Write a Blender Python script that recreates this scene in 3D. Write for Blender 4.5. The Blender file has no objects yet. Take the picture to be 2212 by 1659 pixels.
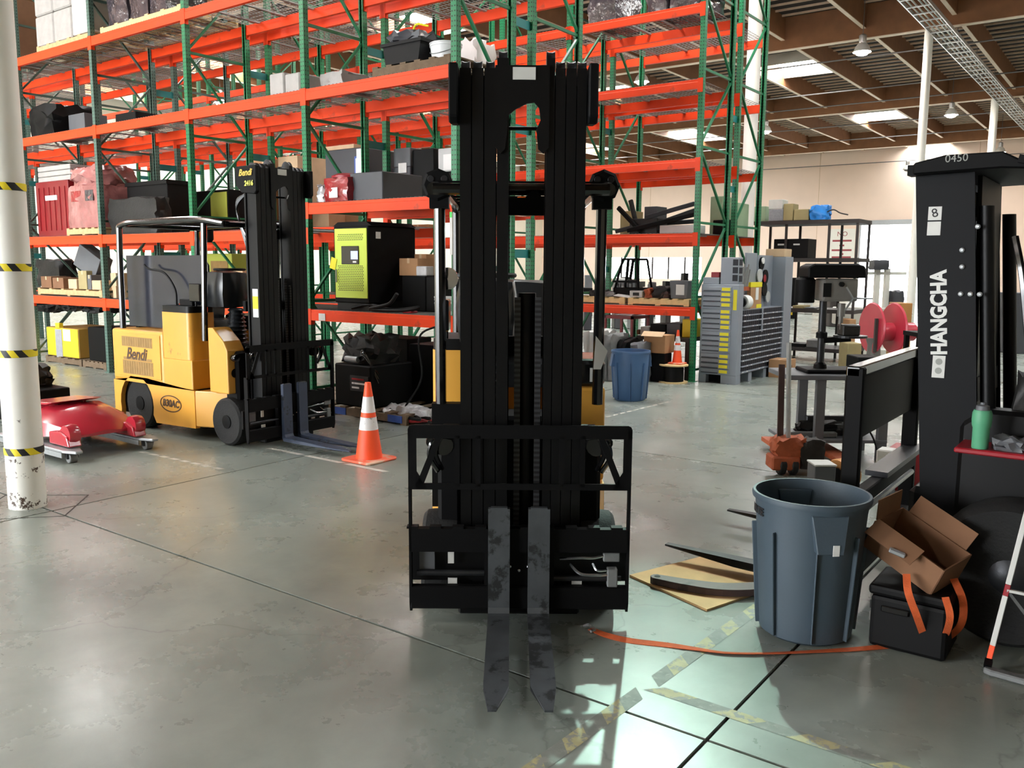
import bpy, bmesh, math, random
from mathutils import Vector as V, Matrix
random.seed(7)
sc = bpy.context.scene
COL = sc.collection
PI = math.pi
# ------------------------------------------------------------------ camera
W, H = 2212, 1659
FPX, HEAD, PITCH, ROLL, CAMH = 1870.0, math.radians(36.5), math.radians(7.75), math.radians(0.35), 1.75
FH = V((-math.sin(HEAD), math.cos(HEAD), 0)); RH = V((math.cos(HEAD), math.sin(HEAD), 0)); UPV = V((0, 0, 1))
CF = FH*math.cos(PITCH) - UPV*math.sin(PITCH)
U2 = UPV*math.cos(PITCH) + FH*math.sin(PITCH)
CR = RH*math.cos(ROLL) + U2*math.sin(ROLL)
CU = U2*math.cos(ROLL) - RH*math.sin(ROLL)
CC = V((0, 0, CAMH))
cam = bpy.data.cameras.new('camera'); co = bpy.data.objects.new('camera', cam); COL.objects.link(co)
cam.sensor_fit = 'HORIZONTAL'; cam.sensor_width = 36; cam.lens = FPX/W*36; cam.clip_end = 300; cam.clip_start = 0.05
co.matrix_world = Matrix(((CR.x, CU.x, -CF.x, CC.x), (CR.y, CU.y, -CF.y, CC.y), (CR.z, CU.z, -CF.z, CC.z), (0, 0, 0, 1)))
sc.camera = co
def ray(px, py): return CF*FPX + CR*(px-W/2) - CU*(py-H/2)
def on(px, py, ax, val):
    d = ray(px, py); return CC + d*((val-CC[ax])/d[ax])
def fl(px, py, z=0.0): return on(px, py, 2, z)        # pixel -> point on a level plane
def atx(px, py, x): return on(px, py, 0, x)
def aty(px, py, y): return on(px, py, 1, y)
# ------------------------------------------------------------------ world, light, exposure
wd = bpy.data.worlds.new('sky'); sc.world = wd; wd.use_nodes = True
bg = wd.node_tree.nodes['Background']; bg.inputs[0].default_value = (0.85, 0.93, 1, 1); bg.inputs[1].default_value = 1.0
sc.view_settings.view_transform = 'Standard'; sc.view_settings.look = 'None'
sc.view_settings.exposure = 0.3; sc.view_settings.gamma = 1.0; sc.view_settings.use_curve_mapping = False
sc.cycles.max_bounces = 6; sc.cycles.diffuse_bounces = 4; sc.cycles.glossy_bounces = 3; sc.cycles.transparent_max_bounces = 8
sc.cycles.transmission_bounces = 4; sc.cycles.sample_clamp_indirect = 6.0; sc.cycles.caustics_reflective = False; sc.cycles.caustics_refractive = False
sc.cycles.use_denoising = True
SKYLIGHT = 30.0      # radiance of the roof skylight panels
LAMP = 500.0          # radiance of the high bay lamp lenses
DOORLIGHT = 14.0     # daylight in the far doors
FRONT_FILL = 21.0     # radiance of the unseen openings added behind the camera
KEYLAMP = 3700.0      # watts of the one cool high bay lamp over the cross aisle

# ------------------------------------------------------------------ helpers
def lin(c):
    c = c/255.0
    return c/12.92 if c <= .04045 else ((c+.055)/1.055)**2.4
def rgb(r, g, b): return (lin(r), lin(g), lin(b), 1)

class MB:
    def __init__(s): s.v = []; s.f = []; s.m = []
    def add(s, vs, fs, mi=0):
        o = len(s.v); s.v += [tuple(p) for p in vs]
        for q in fs: s.f.append([i+o for i in q]); s.m.append(mi)
        return s
    def box(s, x0, x1, y0, y1, z0, z1, mi=0):
        return s.add([(x0,y0,z0),(x1,y0,z0),(x1,y1,z0),(x0,y1,z0),(x0,y0,z1),(x1,y0,z1),(x1,y1,z1),(x0,y1,z1)],
                     [(0,3,2,1),(4,5,6,7),(0,1,5,4),(1,2,6,5),(2,3,7,6),(3,0,4,7)], mi)
    def obox(s, c, size, rot=(0,0,0), mi=0):
        from mathutils import Euler
        R = Euler(rot).to_matrix(); c = V(c); hx, hy, hz = size[0]/2, size[1]/2, size[2]/2
        vs = [c + R @ V((x,y,z)) for z in (-hz,hz) for x,y in ((-hx,-hy),(hx,-hy),(hx,hy),(-hx,hy))]
        return s.add(vs, [(0,3,2,1),(4,5,6,7),(0,1,5,4),(1,2,6,5),(2,3,7,6),(3,0,4,7)], mi)
    def bar(s, p0, p1, w, h, up=(0,0,1), mi=0):
        p0, p1 = V(p0), V(p1); d = (p1-p0).normalized(); a = d.cross(V(up))
        if a.length < 1e-4: a = d.cross(V((1,0,0)))
        a.normalize(); b = a.cross(d).normalized()
        vs = [p + a*(sx*w/2) + b*(sz*h/2) for p in (p0,p1) for sx,sz in ((-1,-1),(1,-1),(1,1),(-1,1))]
        return s.add(vs, [(0,1,2,3),(7,6,5,4),(0,4,5,1),(1,5,6,2),(2,6,7,3),(3,7,4,0)], mi)
    def tube(s, pts, r, n=8, mi=0, caps=True, closed=False):
        pts = [V(p) for p in pts]; N = len(pts); rs = r if isinstance(r, (list, tuple)) else [r]*N
        vs = []; prev = None
        for i, p in enumerate(pts):
            if closed: d = pts[(i+1) % N]-pts[i-1]
            else: d = pts[min(i+1, N-1)]-pts[max(i-1, 0)]
            d.normalize()
            if prev is None:
                a = d.orthogonal().normalized()
            else:
                a = prev - d*prev.dot(d)
                a = a.normalized() if a.length > 1e-5 else d.orthogonal().normalized()
            prev = a; b = d.cross(a)
            for k in range(n):
                t = 2*PI*k/n; vs.append(p + (a*math.cos(t)+b*math.sin(t))*rs[i])
        fs = []
        for i in range(N if closed else N-1):
            j = (i+1) % N
            for k in range(n): fs.append((i*n+k, i*n+(k+1) % n, j*n+(k+1) % n, j*n+k))
        if caps and not closed: fs += [tuple(range(n-1, -1, -1)), tuple((N-1)*n+k for k in range(n))]
        return s.add(vs, fs, mi)
    def lathe(s, prof, n=24, c=(0,0,0), axis='z', mi=0, cap=True, M=None):
        c = V(c); vs = []
        for r, h in prof:
            for k in range(n):
                t = 2*PI*k/n; x, y = r*math.cos(t), r*math.sin(t)
                p = V((x,y,h)) if axis == 'z' else (V((h,x,y)) if axis == 'x' else V((y,h,x)))
                if M is not None: p = M @ p
                vs.append(c+p)
        N = len(prof); fs = [(i*n+k, i*n+(k+1) % n, (i+1)*n+(k+1) % n, (i+1)*n+k) for i in range(N-1) for k in range(n)]
        if cap: fs += [tuple(range(n-1,-1,-1)), tuple((N-1)*n+k for k in range(n))]
        return s.add(vs, fs, mi)
    def prism(s, poly, a, b, plane='xz', mi=0):
        def P(u, w, t): return {'xz': (u,t,w), 'xy': (u,w,t), 'yz': (t,u,w)}[plane]
        n = len(poly); vs = [P(u,w,a) for u,w in poly]+[P(u,w,b) for u,w in poly]
        return s.add(vs, [tuple(range(n)), tuple(range(2*n-1, n-1, -1))]+[(i, i+n, (i+1) % n+n, (i+1) % n) for i in range(n)], mi)
    def ring(s, outer, inner, a, b, plane='xz', mi=0):      # plate with one hole, same vertex count
        def P(u, w, t): return {'xz': (u,t,w), 'xy': (u,w,t), 'yz': (t,u,w)}[plane]
        n = len(outer); vs = [P(u,w,t) for t in (a,b) for L in (outer,inner) for u,w in L]
        fs = []
        for i in range(n):
            j = (i+1) % n
            fs += [(i,j,n+j,n+i), (2*n+j,2*n+i,3*n+i,3*n+j), (i,2*n+i,2*n+j,j), (n+j,3*n+j,3*n+i,n+i)]
        return s.add(vs, fs, mi)
    def blob(s, x0, x1, y0, y1, z0, z1, n=5, amp=.03, seed=1, rnd=.0, mi=0):   # lumpy rounded box
        rg = random.Random(seed); idx = {}; vs = []; fs = []
        def vid(i, j, k):
            if (i,j,k) in idx: return idx[(i,j,k)]
            u, v, w = i/n*2-1, j/n*2-1, k/n*2-1
            if rnd:
                L = math.sqrt(u*u+v*v+w*w); m = max(abs(u),abs(v),abs(w)); q = m/L
                u, v, w = (u*(1-rnd+rnd*q*1.2), v*(1-rnd+rnd*q*1.2), w*(1-rnd*.6+rnd*.6*q*1.2))
            a = amp if k > 0 else 0
            vs.append(((x0+x1)/2+u*(x1-x0)/2+rg.uniform(-a,a), (y0+y1)/2+v*(y1-y0)/2+rg.uniform(-a,a), z0+(w+1)/2*(z1-z0)+(rg.uniform(-a,a) if k else 0)))
            idx[(i,j,k)] = len(vs)-1; return len(vs)-1
        for a in range(n):
            for b in range(n):
                fs += [(vid(a,b,0),vid(a,b+1,0),vid(a+1,b+1,0),vid(a+1,b,0)), (vid(a,b,n),vid(a+1,b,n),vid(a+1,b+1,n),vid(a,b+1,n)),
                       (vid(a,0,b),vid(a+1,0,b),vid(a+1,0,b+1),vid(a,0,b+1)), (vid(a,n,b),vid(a,n,b+1),vid(a+1,n,b+1),vid(a+1,n,b)),
                       (vid(0,a,b),vid(0,a,b+1),vid(0,a+1,b+1),vid(0,a+1,b)), (vid(n,a,b),vid(n,a+1,b),vid(n,a+1,b+1),vid(n,a,b+1))]
        return s.add(vs, fs, mi)
    def build(s, name, mats, parent=None, smooth=False, bevel=0, seg=1, origin=None, world=True, label=None, cat=None, group=None, kind=None, ang=35, local=False):
        """one mesh object. Points are in world space unless the parent is turned (then world=False: parent space)."""
        off = V((0,0,0))
        if local: pass
        elif origin is not None: off = V(origin)
        elif parent is not None and world: off = wloc(parent)
        me = bpy.data.meshes.new(name)
        bm = bmesh.new(); bv = [bm.verts.new(V(p)-off) for p in s.v]
        for q, mi in zip(s.f, s.m):
            try:
                f = bm.faces.new([bv[i] for i in q]); f.material_index = mi
            except ValueError: pass
        bmesh.ops.recalc_face_normals(bm, faces=bm.faces)
        if bevel:
            ed = [e for e in bm.edges if len(e.link_faces) == 2 and e.calc_face_angle(0) > math.radians(30)]
            bmesh.ops.bevel(bm, geom=ed, offset=bevel, segments=seg, affect='EDGES', profile=.5, clamp_overlap=True)
        bm.to_mesh(me); bm.free()
        for m in (mats if isinstance(mats, (list, tuple)) else [mats]): me.materials.append(MT(m))
        if smooth:
            me.shade_smooth() if hasattr(me, 'shade_smooth') else None
            me.set_sharp_from_angle(angle=math.radians(ang))
        o = bpy.data.objects.new(name, me); COL.objects.link(o)
        if parent is not None:
            o.parent = parent
            if origin is not None: o.location = V(origin) - (wloc(parent) if world else V((0,0,0)))
        elif origin is not None: o.location = origin
        if label: o['label'] = label
        if cat: o['category'] = cat
        if group: o['group'] = group
        if kind: o['kind'] = kind
        return o
def wloc(o):
    p = V(o.location)
    while o.parent is not None: o = o.parent; p = p + V(o.location)
    return p
def thing(name, label, cat, loc=(0,0,0), rotz=0, group=None):
    o = bpy.data.objects.new(name, None); COL.objects.link(o); o.empty_display_size = .1
    o.location = loc; o.rotation_euler = (0,0,rotz); o['label'] = label; o['category'] = cat
    if group: o['group'] = group
    return o
def dup(root, loc, rotz=None, label=None, group=None):
    r = root.copy(); COL.objects.link(r); r.location = loc
    if rotz is not None: r.rotation_euler = (0,0,rotz)
    if label: r['label'] = label
    if group: r['group'] = group
    for ch in list(root.children):
        c = ch.copy(); COL.objects.link(c); c.parent = r
        for g in list(ch.children):
            d = g.copy(); COL.objects.link(d); d.parent = c
    return r
def inst(src, loc, parent=None, name=None):
    o = bpy.data.objects.new(name or src.name.split('.')[0], src.data); COL.objects.link(o)
    if parent is not None: o.parent = parent; o.location = V(loc)-wloc(parent)
    else: o.location = loc
    return o
def text(name, body, size, mat, parent, M, ext=.001, shear=0, bold=0, width=1.0):
    cu = bpy.data.curves.new(name, 'FONT'); cu.body = body; cu.size = size; cu.extrude = ext; cu.shear = shear; cu.offset = bold
    cu.align_x = 'CENTER'; cu.align_y = 'CENTER'; cu.resolution_u = 3
    t = bpy.data.objects.new(name+'_tmp', cu); COL.objects.link(t)
    bpy.context.view_layer.update()
    me = bpy.data.meshes.new_from_object(t.evaluated_get(bpy.context.evaluated_depsgraph_get()))
    bpy.data.objects.remove(t, do_unlink=True)
    me.materials.clear(); me.materials.append(MT(mat))
    o = bpy.data.objects.new(name, me); COL.objects.link(o)
    o.parent = parent; o.matrix_local = M @ Matrix.Diagonal((width,1,1,1))
    return o
def frame(origin, ex, ey):                   # matrix with text x along ex, text up along ey
    ex = V(ex).normalized(); ey = V(ey).normalized(); ez = ex.cross(ey); o = V(origin)
    return Matrix(((ex.x,ey.x,ez.x,o.x),(ex.y,ey.y,ez.y,o.y),(ex.z,ey.z,ez.z,o.z),(0,0,0,1)))
def rrect(x0, x1, z0, z1, r, n=4):
    out = []
    for cx, cz, a in ((x1-r,z1-r,0),(x0+r,z1-r,PI/2),(x0+r,z0+r,PI),(x1-r,z0+r,1.5*PI)):
        for k in range(n+1): t = a+PI/2*k/n; out.append((cx+r*math.cos(t), cz+r*math.sin(t)))
    return out
def arc(cx, cz, r, a0, a1, n): return [(cx+r*math.cos(a0+(a1-a0)*k/n), cz+r*math.sin(a0+(a1-a0)*k/n)) for k in range(n+1)]
def bez(p, n=12):                            # smooth path through control points (Catmull-Rom)
    p = [V(q) for q in p]; q = [p[0]*2-p[1]]+p+[p[-1]*2-p[-2]]; out = []
    for i in range(1, len(q)-2):
        a, b, c, d = q[i-1], q[i], q[i+1], q[i+2]
        for k in range(n):
            t = k/n; out.append(.5*((2*b)+(c-a)*t+(2*a-5*b+4*c-d)*t*t+(3*b-a-3*c+d)*t**3))
    return out+[p[-1]]
# ------------------------------------------------------------------ materials (all procedural)
MATS = {}
def MT(n): return MATS[n]
def M(name, c, rough=.5, metal=0, var=.12, scale=6, bump=0, bscale=80, spec=.5, coat=0, wear=None, wearamt=.0, wscale=9, alpha=1, emit=0, ecol=None, trans=0):
    m = bpy.data.materials.new(name); m.use_nodes = True; MATS[name] = m
    nt = m.node_tree; N = nt.nodes; L = nt.links; b = N['Principled BSDF']
    col = rgb(*c)
    b.inputs['Roughness'].default_value = rough; b.inputs['Metallic'].default_value = metal
    b.inputs['Specular IOR Level'].default_value = spec; b.inputs['Base Color'].default_value = col
    if coat: b.inputs['Coat Weight'].default_value = coat; b.inputs['Coat Roughness'].default_value = .15
    if alpha < 1: b.inputs['Alpha'].default_value = alpha
    if trans: b.inputs['Transmission Weight'].default_value = trans
    if emit: b.inputs['Emission Color'].default_value = rgb(*(ecol or c)); b.inputs['Emission Strength'].default_value = emit
    tc = N.new('ShaderNodeTexCoord')
    out = None
    if var:
        nz = N.new('ShaderNodeTexNoise'); nz.inputs['Scale'].default_value = scale; nz.inputs['Detail'].default_value = 5
        L.new(tc.outputs['Object'], nz.inputs['Vector'])
        mx = N.new('ShaderNodeMix'); mx.data_type = 'RGBA'
        mx.inputs[6].default_value = tuple(max(0, v*(1-var*1.6)) for v in col[:3])+(1,)
        mx.inputs[7].default_value = tuple(min(1, v*(1+var)) for v in col[:3])+(1,)
        L.new(nz.outputs[0], mx.inputs[0]); out = mx.outputs[2]
        if wear:
            n2 = N.new('ShaderNodeTexNoise'); n2.inputs['Scale'].default_value = wscale; n2.inputs['Detail'].default_value = 8; n2.inputs['Roughness'].default_value = .65
            L.new(tc.outputs['Object'], n2.inputs['Vector'])
            cr = N.new('ShaderNodeValToRGB'); cr.color_ramp.elements[0].position = 1-wearamt; cr.color_ramp.elements[1].position = min(1, 1-wearamt+.06)
            L.new(n2.outputs[0], cr.inputs[0])
            m2 = N.new('ShaderNodeMix'); m2.data_type = 'RGBA'; L.new(cr.outputs[0], m2.inputs[0]); L.new(out, m2.inputs[6]); m2.inputs[7].default_value = rgb(*wear); out = m2.outputs[2]
        L.new(out, b.inputs['Base Color'])
    if bump:
        n3 = N.new('ShaderNodeTexNoise'); n3.inputs['Scale'].default_value = bscale; n3.inputs['Detail'].default_value = 4
        L.new(tc.outputs['Object'], n3.inputs['Vector'])
        bp = N.new('ShaderNodeBump'); bp.inputs['Strength'].default_value = bump; bp.inputs['Distance'].default_value = .01
        L.new(n3.outputs[0], bp.inputs['Height']); L.new(bp.outputs[0], b.inputs['Normal'])
    return m
M('black_paint', (6,6,7), .45, 0, .3, 4, spec=.22)
M('black_satin', (6,6,7), .6, 0, .3, 6, spec=.14)
M('black_plastic', (8,8,9), .55, 0, .25, 8, spec=.2)
M('black_gloss', (12,12,13), .12, 0, .2, 6, coat=.6)
M('rubber', (13,13,13), .8, 0, .3, 18, bump=.4, bscale=60)
M('dark_steel', (48,49,52), .4, .6, .3, 12, bump=.1)
M('fork_steel', (84,88,92), .5, .55, .3, 9, wear=(45,47,48), wearamt=.46, wscale=7)
M('fork_blue', (62,72,92), .55, .2, .25, 9, wear=(40,44,50), wearamt=.42)
M('bright_steel', (190,192,196), .25, .95, .1, 20)
M('galv', (168,172,174), .45, .7, .15, 22)
M('grey_cast', (120,122,122), .55, .3, .2, 14, bump=.15)
M('white_plate', (205,205,200), .5, 0, .08, 9)
M('paper', (232,232,230), .8, 0, .04, 9)
M('paper_blue', (70,95,170), .7, 0, .05)
M('label_yellow', (235,222,40), .6, 0, .05)
M('ink', (25,25,28), .7, 0, 0)
M('bendi_yellow', (218,160,62), .42, 0, .1, 2.5, coat=.25, wear=(150,112,58), wearamt=.32, wscale=5)
M('bendi_shade', (150,118,64), .6, 0, .25, 12)
M('gold_letter', (214,180,80), .4, .2, 0)
M('lime_letter', (214,214,90), .5, 0, 0)
M('brown_letter', (70,48,28), .6, 0, 0)
M('smoke_panel', (40,43,54), .16, 0, .35, 3, coat=.4)
M('seat_vinyl', (26,29,32), .35, 0, .2, 8, coat=.2)
M('orange_lens', (232,98,20), .2, 0, .1, coat=.5)
M('rack_orange', (238,68,20), .5, 0, .1, 3, spec=.3, wear=(200,66,34), wearamt=.36, wscale=3)
M('rack_green', (24,112,72), .4, 0, .15, 3)
M('rack_green_dark', (74,98,88), .45, 0, .15, 3)
M('wire_zinc', (150,150,148), .45, .6, .15, 10)
M('plate_teal', (34,128,128), .45, 0, .1)
M('pallet_wood', (202,170,124), .85, 0, .25, 14, bump=.25, bscale=40)
M('pallet_wood_pale', (226,196,142), .85, 0, .18, 14, bump=.2, bscale=40)
M('pallet_wood_dark', (110,92,72), .9, 0, .3, 14, bump=.25, bscale=40)
M('pallet_blue', (46,78,150), .8, 0, .2, 14)
M('plywood', (222,180,126), .8, 0, .2, 7, wear=(150,108,66), wearamt=.3, wscale=6, bump=.1)
M('cardboard', (176,134,96), .85, 0, .12, 7, wear=(140,102,70), wearamt=.28)
M('cardboard_pale', (204,176,142), .85, 0, .12, 7)
M('cardboard_olive', (160,146,104), .85, 0, .12, 7)
M('cardboard_dim', (124,88,62), .85, 0, .15, 7)
M('foam_grey', (172,168,164), .7, 0, .15, 9, bump=.2, bscale=18)
M('wrap_clear', (205,205,208), .12, 0, .2, 12, bump=.9, bscale=14, spec=.8)
M('wrap_dark', (72,66,72), .12, 0, .5, 7, bump=1, bscale=12, spec=.8)
M('wrap_pink', (168,108,106), .14, 0, .35, 6, bump=.9, bscale=13, spec=.8)
M('wrap_red', (150,34,40), .15, 0, .5, 7, bump=.9, bscale=14, spec=.8)
M('red_crate', (128,18,26), .4, 0, .15, 4)
M('red_plastic', (178,40,56), .25, 0, .12, 4, coat=.5)
M('red_paint', (150,22,36), .4, 0, .15, 5)
M('reel_red', (188,52,70), .35, 0, .1, 5)
M('battery_yellow', (240,208,40), .5, 0, .06, 3)
M('battery_side', (176,136,58), .6, 0, .1, 3)
M('charger_lime', (206,228,84), .5, 0, .04, 3)
M('charger_olive', (168,176,70), .55, 0, .08, 3)
M('screen', (150,170,215), .2, 0, 0, emit=.8, ecol=(190,205,245))
M('grey_cabinet', (62,64,70), .45, 0, .12, 5)
M('grey_box', (92,94,98), .5, 0, .12, 5)
M('machine_grey', (190,192,190), .5, 0, .1, 6)
M('steel_cabinet', (142,150,160), .45, .1, .06, 4)
M('bin_dark', (30,34,44), .6, 0, .2, 20)
M('bin_lip', (150,158,170), .5, 0, .06)
M('brute_grey', (62,76,87), .55, 0, .08, 5, bump=.06)
M('brute_blue', (66,98,138), .5, 0, .08, 5, bump=.05)
M('white_bucket', (228,230,232), .4, 0, .05)
M('bucket_label', (150,152,158), .6, 0, .2, 30)
M('cone_orange', (252,84,40), .5, 0, .08, 6)
M('cone_white', (222,220,222), .4, 0, .05, 9, wear=(120,118,112), wearamt=.42, wscale=14)
M('cone_base', (236,108,76), .6, 0, .15, 9, wear=(214,176,150), wearamt=.48, wscale=7)
M('strap_orange', (206,92,42), .8, 0, .2, 30, bump=.3, bscale=200)
M('thermos_green', (84,158,120), .5, 0, .08, 8)
M('rag', (214,208,205), .9, 0, .1, bump=.4)
M('brown_steel', (86,66,64), .6, .2, .2, 10, wear=(60,46,44), wearamt=.4)
M('dark_grease', (30,29,28), .55, .2, .35, 14, bump=.4, bscale=30)
M('rust_orange', (170,84,48), .7, 0, .3, 12, bump=.4, bscale=40)
M('tan_wheel', (214,150,86), .5, 0, .1, 6)
M('duct', (196,196,194), .45, .5, .1, 8)
M('shelf_black', (52,46,44), .6, 0, .2, 8)
M('press_grey', (118,116,112), .45, .2, .2, 9)
M('blue_bag', (50,146,236), .3, 0, .2, 7, bump=.6, bscale=12)
M('brown_bin', (176,124,66), .6, 0, .15, 6)
M('green_box', (150,172,140), .8, 0, .1, 6)
M('lamp_lens', (255,246,238), .3, 0, 0, emit=LAMP)
M('lamp_metal', (176,176,176), .35, .8, .1)
M('lamp_reflector', (236,236,232), .4, 0, .04)
M('skylight', (255,250,240), .4, 0, 0, emit=SKYLIGHT, ecol=(244,250,252))
M('front_fill', (255,255,255), .4, 0, 0, emit=FRONT_FILL, ecol=(246,250,255))  # glow of the added openings behind the camera
M('daylight', (255,255,255), .4, 0, 0, emit=DOORLIGHT, ecol=(245,250,255))
M('lit_edge_pale', (226,206,184), .8, 0, .12, 3)  # bright lit undersides of the roof beams, put into the colour
M('glulam', (132,88,54), .7, 0, .2, 3, bump=.15, bscale=12)
M('roof_deck', (34,25,21), .9, 0, .2, 3)
M('joist_wood', (212,186,160), .85, 0, .2, 4)
M('wall_peach', (238,214,196), .9, 0, .04, 1.2)
M('wall_cream', (240,232,214), .9, 0, .04, 1.2)
M('pipe_grey', (110,106,104), .5, .4, .1)
M('joint_dark', (46,42,38), .95, 0, .2, 20)
M('mirror', (200,205,210), .08, 1, 0)
M('white_paint', (226,224,214), .4, 0, .06, 3)
def column_paint():
    m = M('column_paint', (240,238,230), .45, 0, .05, 3, bump=.08, bscale=20)
    nt = m.node_tree; N = nt.nodes; L = nt.links; b = N['Principled BSDF']
    src = b.inputs['Base Color'].links[0].from_socket
    tc = N.new('ShaderNodeTexCoord'); nz = N.new('ShaderNodeTexNoise'); nz.inputs['Scale'].default_value = 9; nz.inputs['Detail'].default_value = 7; nz.inputs['Roughness'].default_value = .7
    L.new(tc.outputs['Object'], nz.inputs['Vector'])
    sp = N.new('ShaderNodeSeparateXYZ'); L.new(tc.outputs['Object'], sp.inputs[0])
    mr = N.new('ShaderNodeMapRange'); mr.inputs[1].default_value = 0; mr.inputs[2].default_value = .9; mr.inputs[3].default_value = .16; mr.inputs[4].default_value = .0   # scuffs gather near the floor
    L.new(sp.outputs[2], mr.inputs[0])
    ad = N.new('ShaderNodeMath'); ad.operation = 'ADD'; L.new(nz.outputs[0], ad.inputs[0]); L.new(mr.outputs[0], ad.inputs[1])
    cr = N.new('ShaderNodeValToRGB'); cr.color_ramp.elements[0].position = .70; cr.color_ramp.elements[1].position = .73
    L.new(ad.outputs[0], cr.inputs[0])
    mx = N.new('ShaderNodeMix'); mx.data_type = 'RGBA'; L.new(cr.outputs[0], mx.inputs[0]); L.new(src, mx.inputs[6]); mx.inputs[7].default_value = rgb(74,56,44)
    L.new(mx.outputs[2], b.inputs['Base Color'])
column_paint()
def stripes(name, c1, c2, freq, ang_mix=(1,0,1), rough=.55, fade=None):
    m = bpy.data.materials.new(name); m.use_nodes = True; MATS[name] = m
    nt = m.node_tree; N = nt.nodes; L = nt.links; b = N['Principled BSDF']; b.inputs['Roughness'].default_value = rough
    tc = N.new('ShaderNodeTexCoord'); dp = N.new('ShaderNodeVectorMath'); dp.operation = 'DOT_PRODUCT'; dp.inputs[1].default_value = ang_mix
    L.new(tc.outputs['Object'], dp.inputs[0])
    mu = N.new('ShaderNodeMath'); mu.operation = 'MULTIPLY'; mu.inputs[1].default_value = freq; L.new(dp.outputs['Value'], mu.inputs[0])
    fr = N.new('ShaderNodeMath'); fr.operation = 'FRACT'; L.new(mu.outputs[0], fr.inputs[0])
    gt = N.new('ShaderNodeMath'); gt.operation = 'GREATER_THAN'; gt.inputs[1].default_value = .5; L.new(fr.outputs[0], gt.inputs[0])
    mx = N.new('ShaderNodeMix'); mx.data_type = 'RGBA'; L.new(gt.outputs[0], mx.inputs[0]); mx.inputs[6].default_value = rgb(*c1); mx.inputs[7].default_value = rgb(*c2)
    o = mx.outputs[2]
    if fade:
        nz = N.new('ShaderNodeTexNoise'); nz.inputs['Scale'].default_value = 14; nz.inputs['Detail'].default_value = 6; L.new(tc.outputs['Object'], nz.inputs['Vector'])
        cr = N.new('ShaderNodeValToRGB'); cr.color_ramp.elements[0].position = .45; cr.color_ramp.elements[1].position = .62; L.new(nz.outputs[0], cr.inputs[0])
        m2 = N.new('ShaderNodeMix'); m2.data_type = 'RGBA'; L.new(cr.outputs[0], m2.inputs[0]); L.new(o, m2.inputs[6]); m2.inputs[7].default_value = rgb(*fade); o = m2.outputs[2]
    L.new(o, b.inputs['Base Color'])
stripes('hazard_band', (24,24,28), (236,214,40), 7.5, (1,1,.9))
stripes('hazard_tape', (84,84,80), (190,166,84), 3.6, (1,.8,0), .6, fade=(128,128,120))
stripes('helix', (20,20,22), (58,58,62), 40, (0,0,1))
def post_mat(name, base, scale=1):
    """painted upright with two columns of punched holes"""
    m = M(name, base, .4, 0, .14, 3)
    nt = m.node_tree; N = nt.nodes; L = nt.links; b = N['Principled BSDF']; src = b.inputs['Base Color'].links[0].from_socket
    tc = N.new('ShaderNodeTexCoord'); sp = N.new('ShaderNodeSeparateXYZ'); L.new(tc.outputs['Object'], sp.inputs[0])
    sn = N.new('ShaderNodeSeparateXYZ'); L.new(tc.outputs['Normal'], sn.inputs[0])
    def mth(op, a, bb=None, v=None):
        n = N.new('ShaderNodeMath'); n.operation = op; L.new(a, n.inputs[0])
        if bb is not None: L.new(bb, n.inputs[1])
        elif v is not None: n.inputs[1].default_value = v
        return n.outputs[0]
    side = mth('GREATER_THAN', mth('ABSOLUTE', sn.outputs[0]), v=.5)
    mu = N.new('ShaderNodeMix'); L.new(side, mu.inputs[0]); L.new(sp.outputs[0], mu.inputs[2]); L.new(sp.outputs[1], mu.inputs[3])
    uu = mth('SUBTRACT', mth('ABSOLUTE', mu.outputs[0]), v=.019)
    zz = mth('MULTIPLY', mth('SUBTRACT', mth('FRACT', mth('MULTIPLY', sp.outputs[2], v=1/.051)), v=.5), v=.051)
    d = mth('SQRT', mth('ADD', mth('MULTIPLY', uu, uu), mth('MULTIPLY', zz, zz)))
    hole = mth('LESS_THAN', d, v=.0085)
    mx = N.new('ShaderNodeMix'); mx.data_type = 'RGBA'; L.new(hole, mx.inputs[0]); L.new(src, mx.inputs[6]); mx.inputs[7].default_value = rgb(12,26,20)
    L.new(mx.outputs[2], b.inputs['Base Color'])
post_mat('post_green', (24,120,76)); post_mat('post_dark', (80,108,98))
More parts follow.
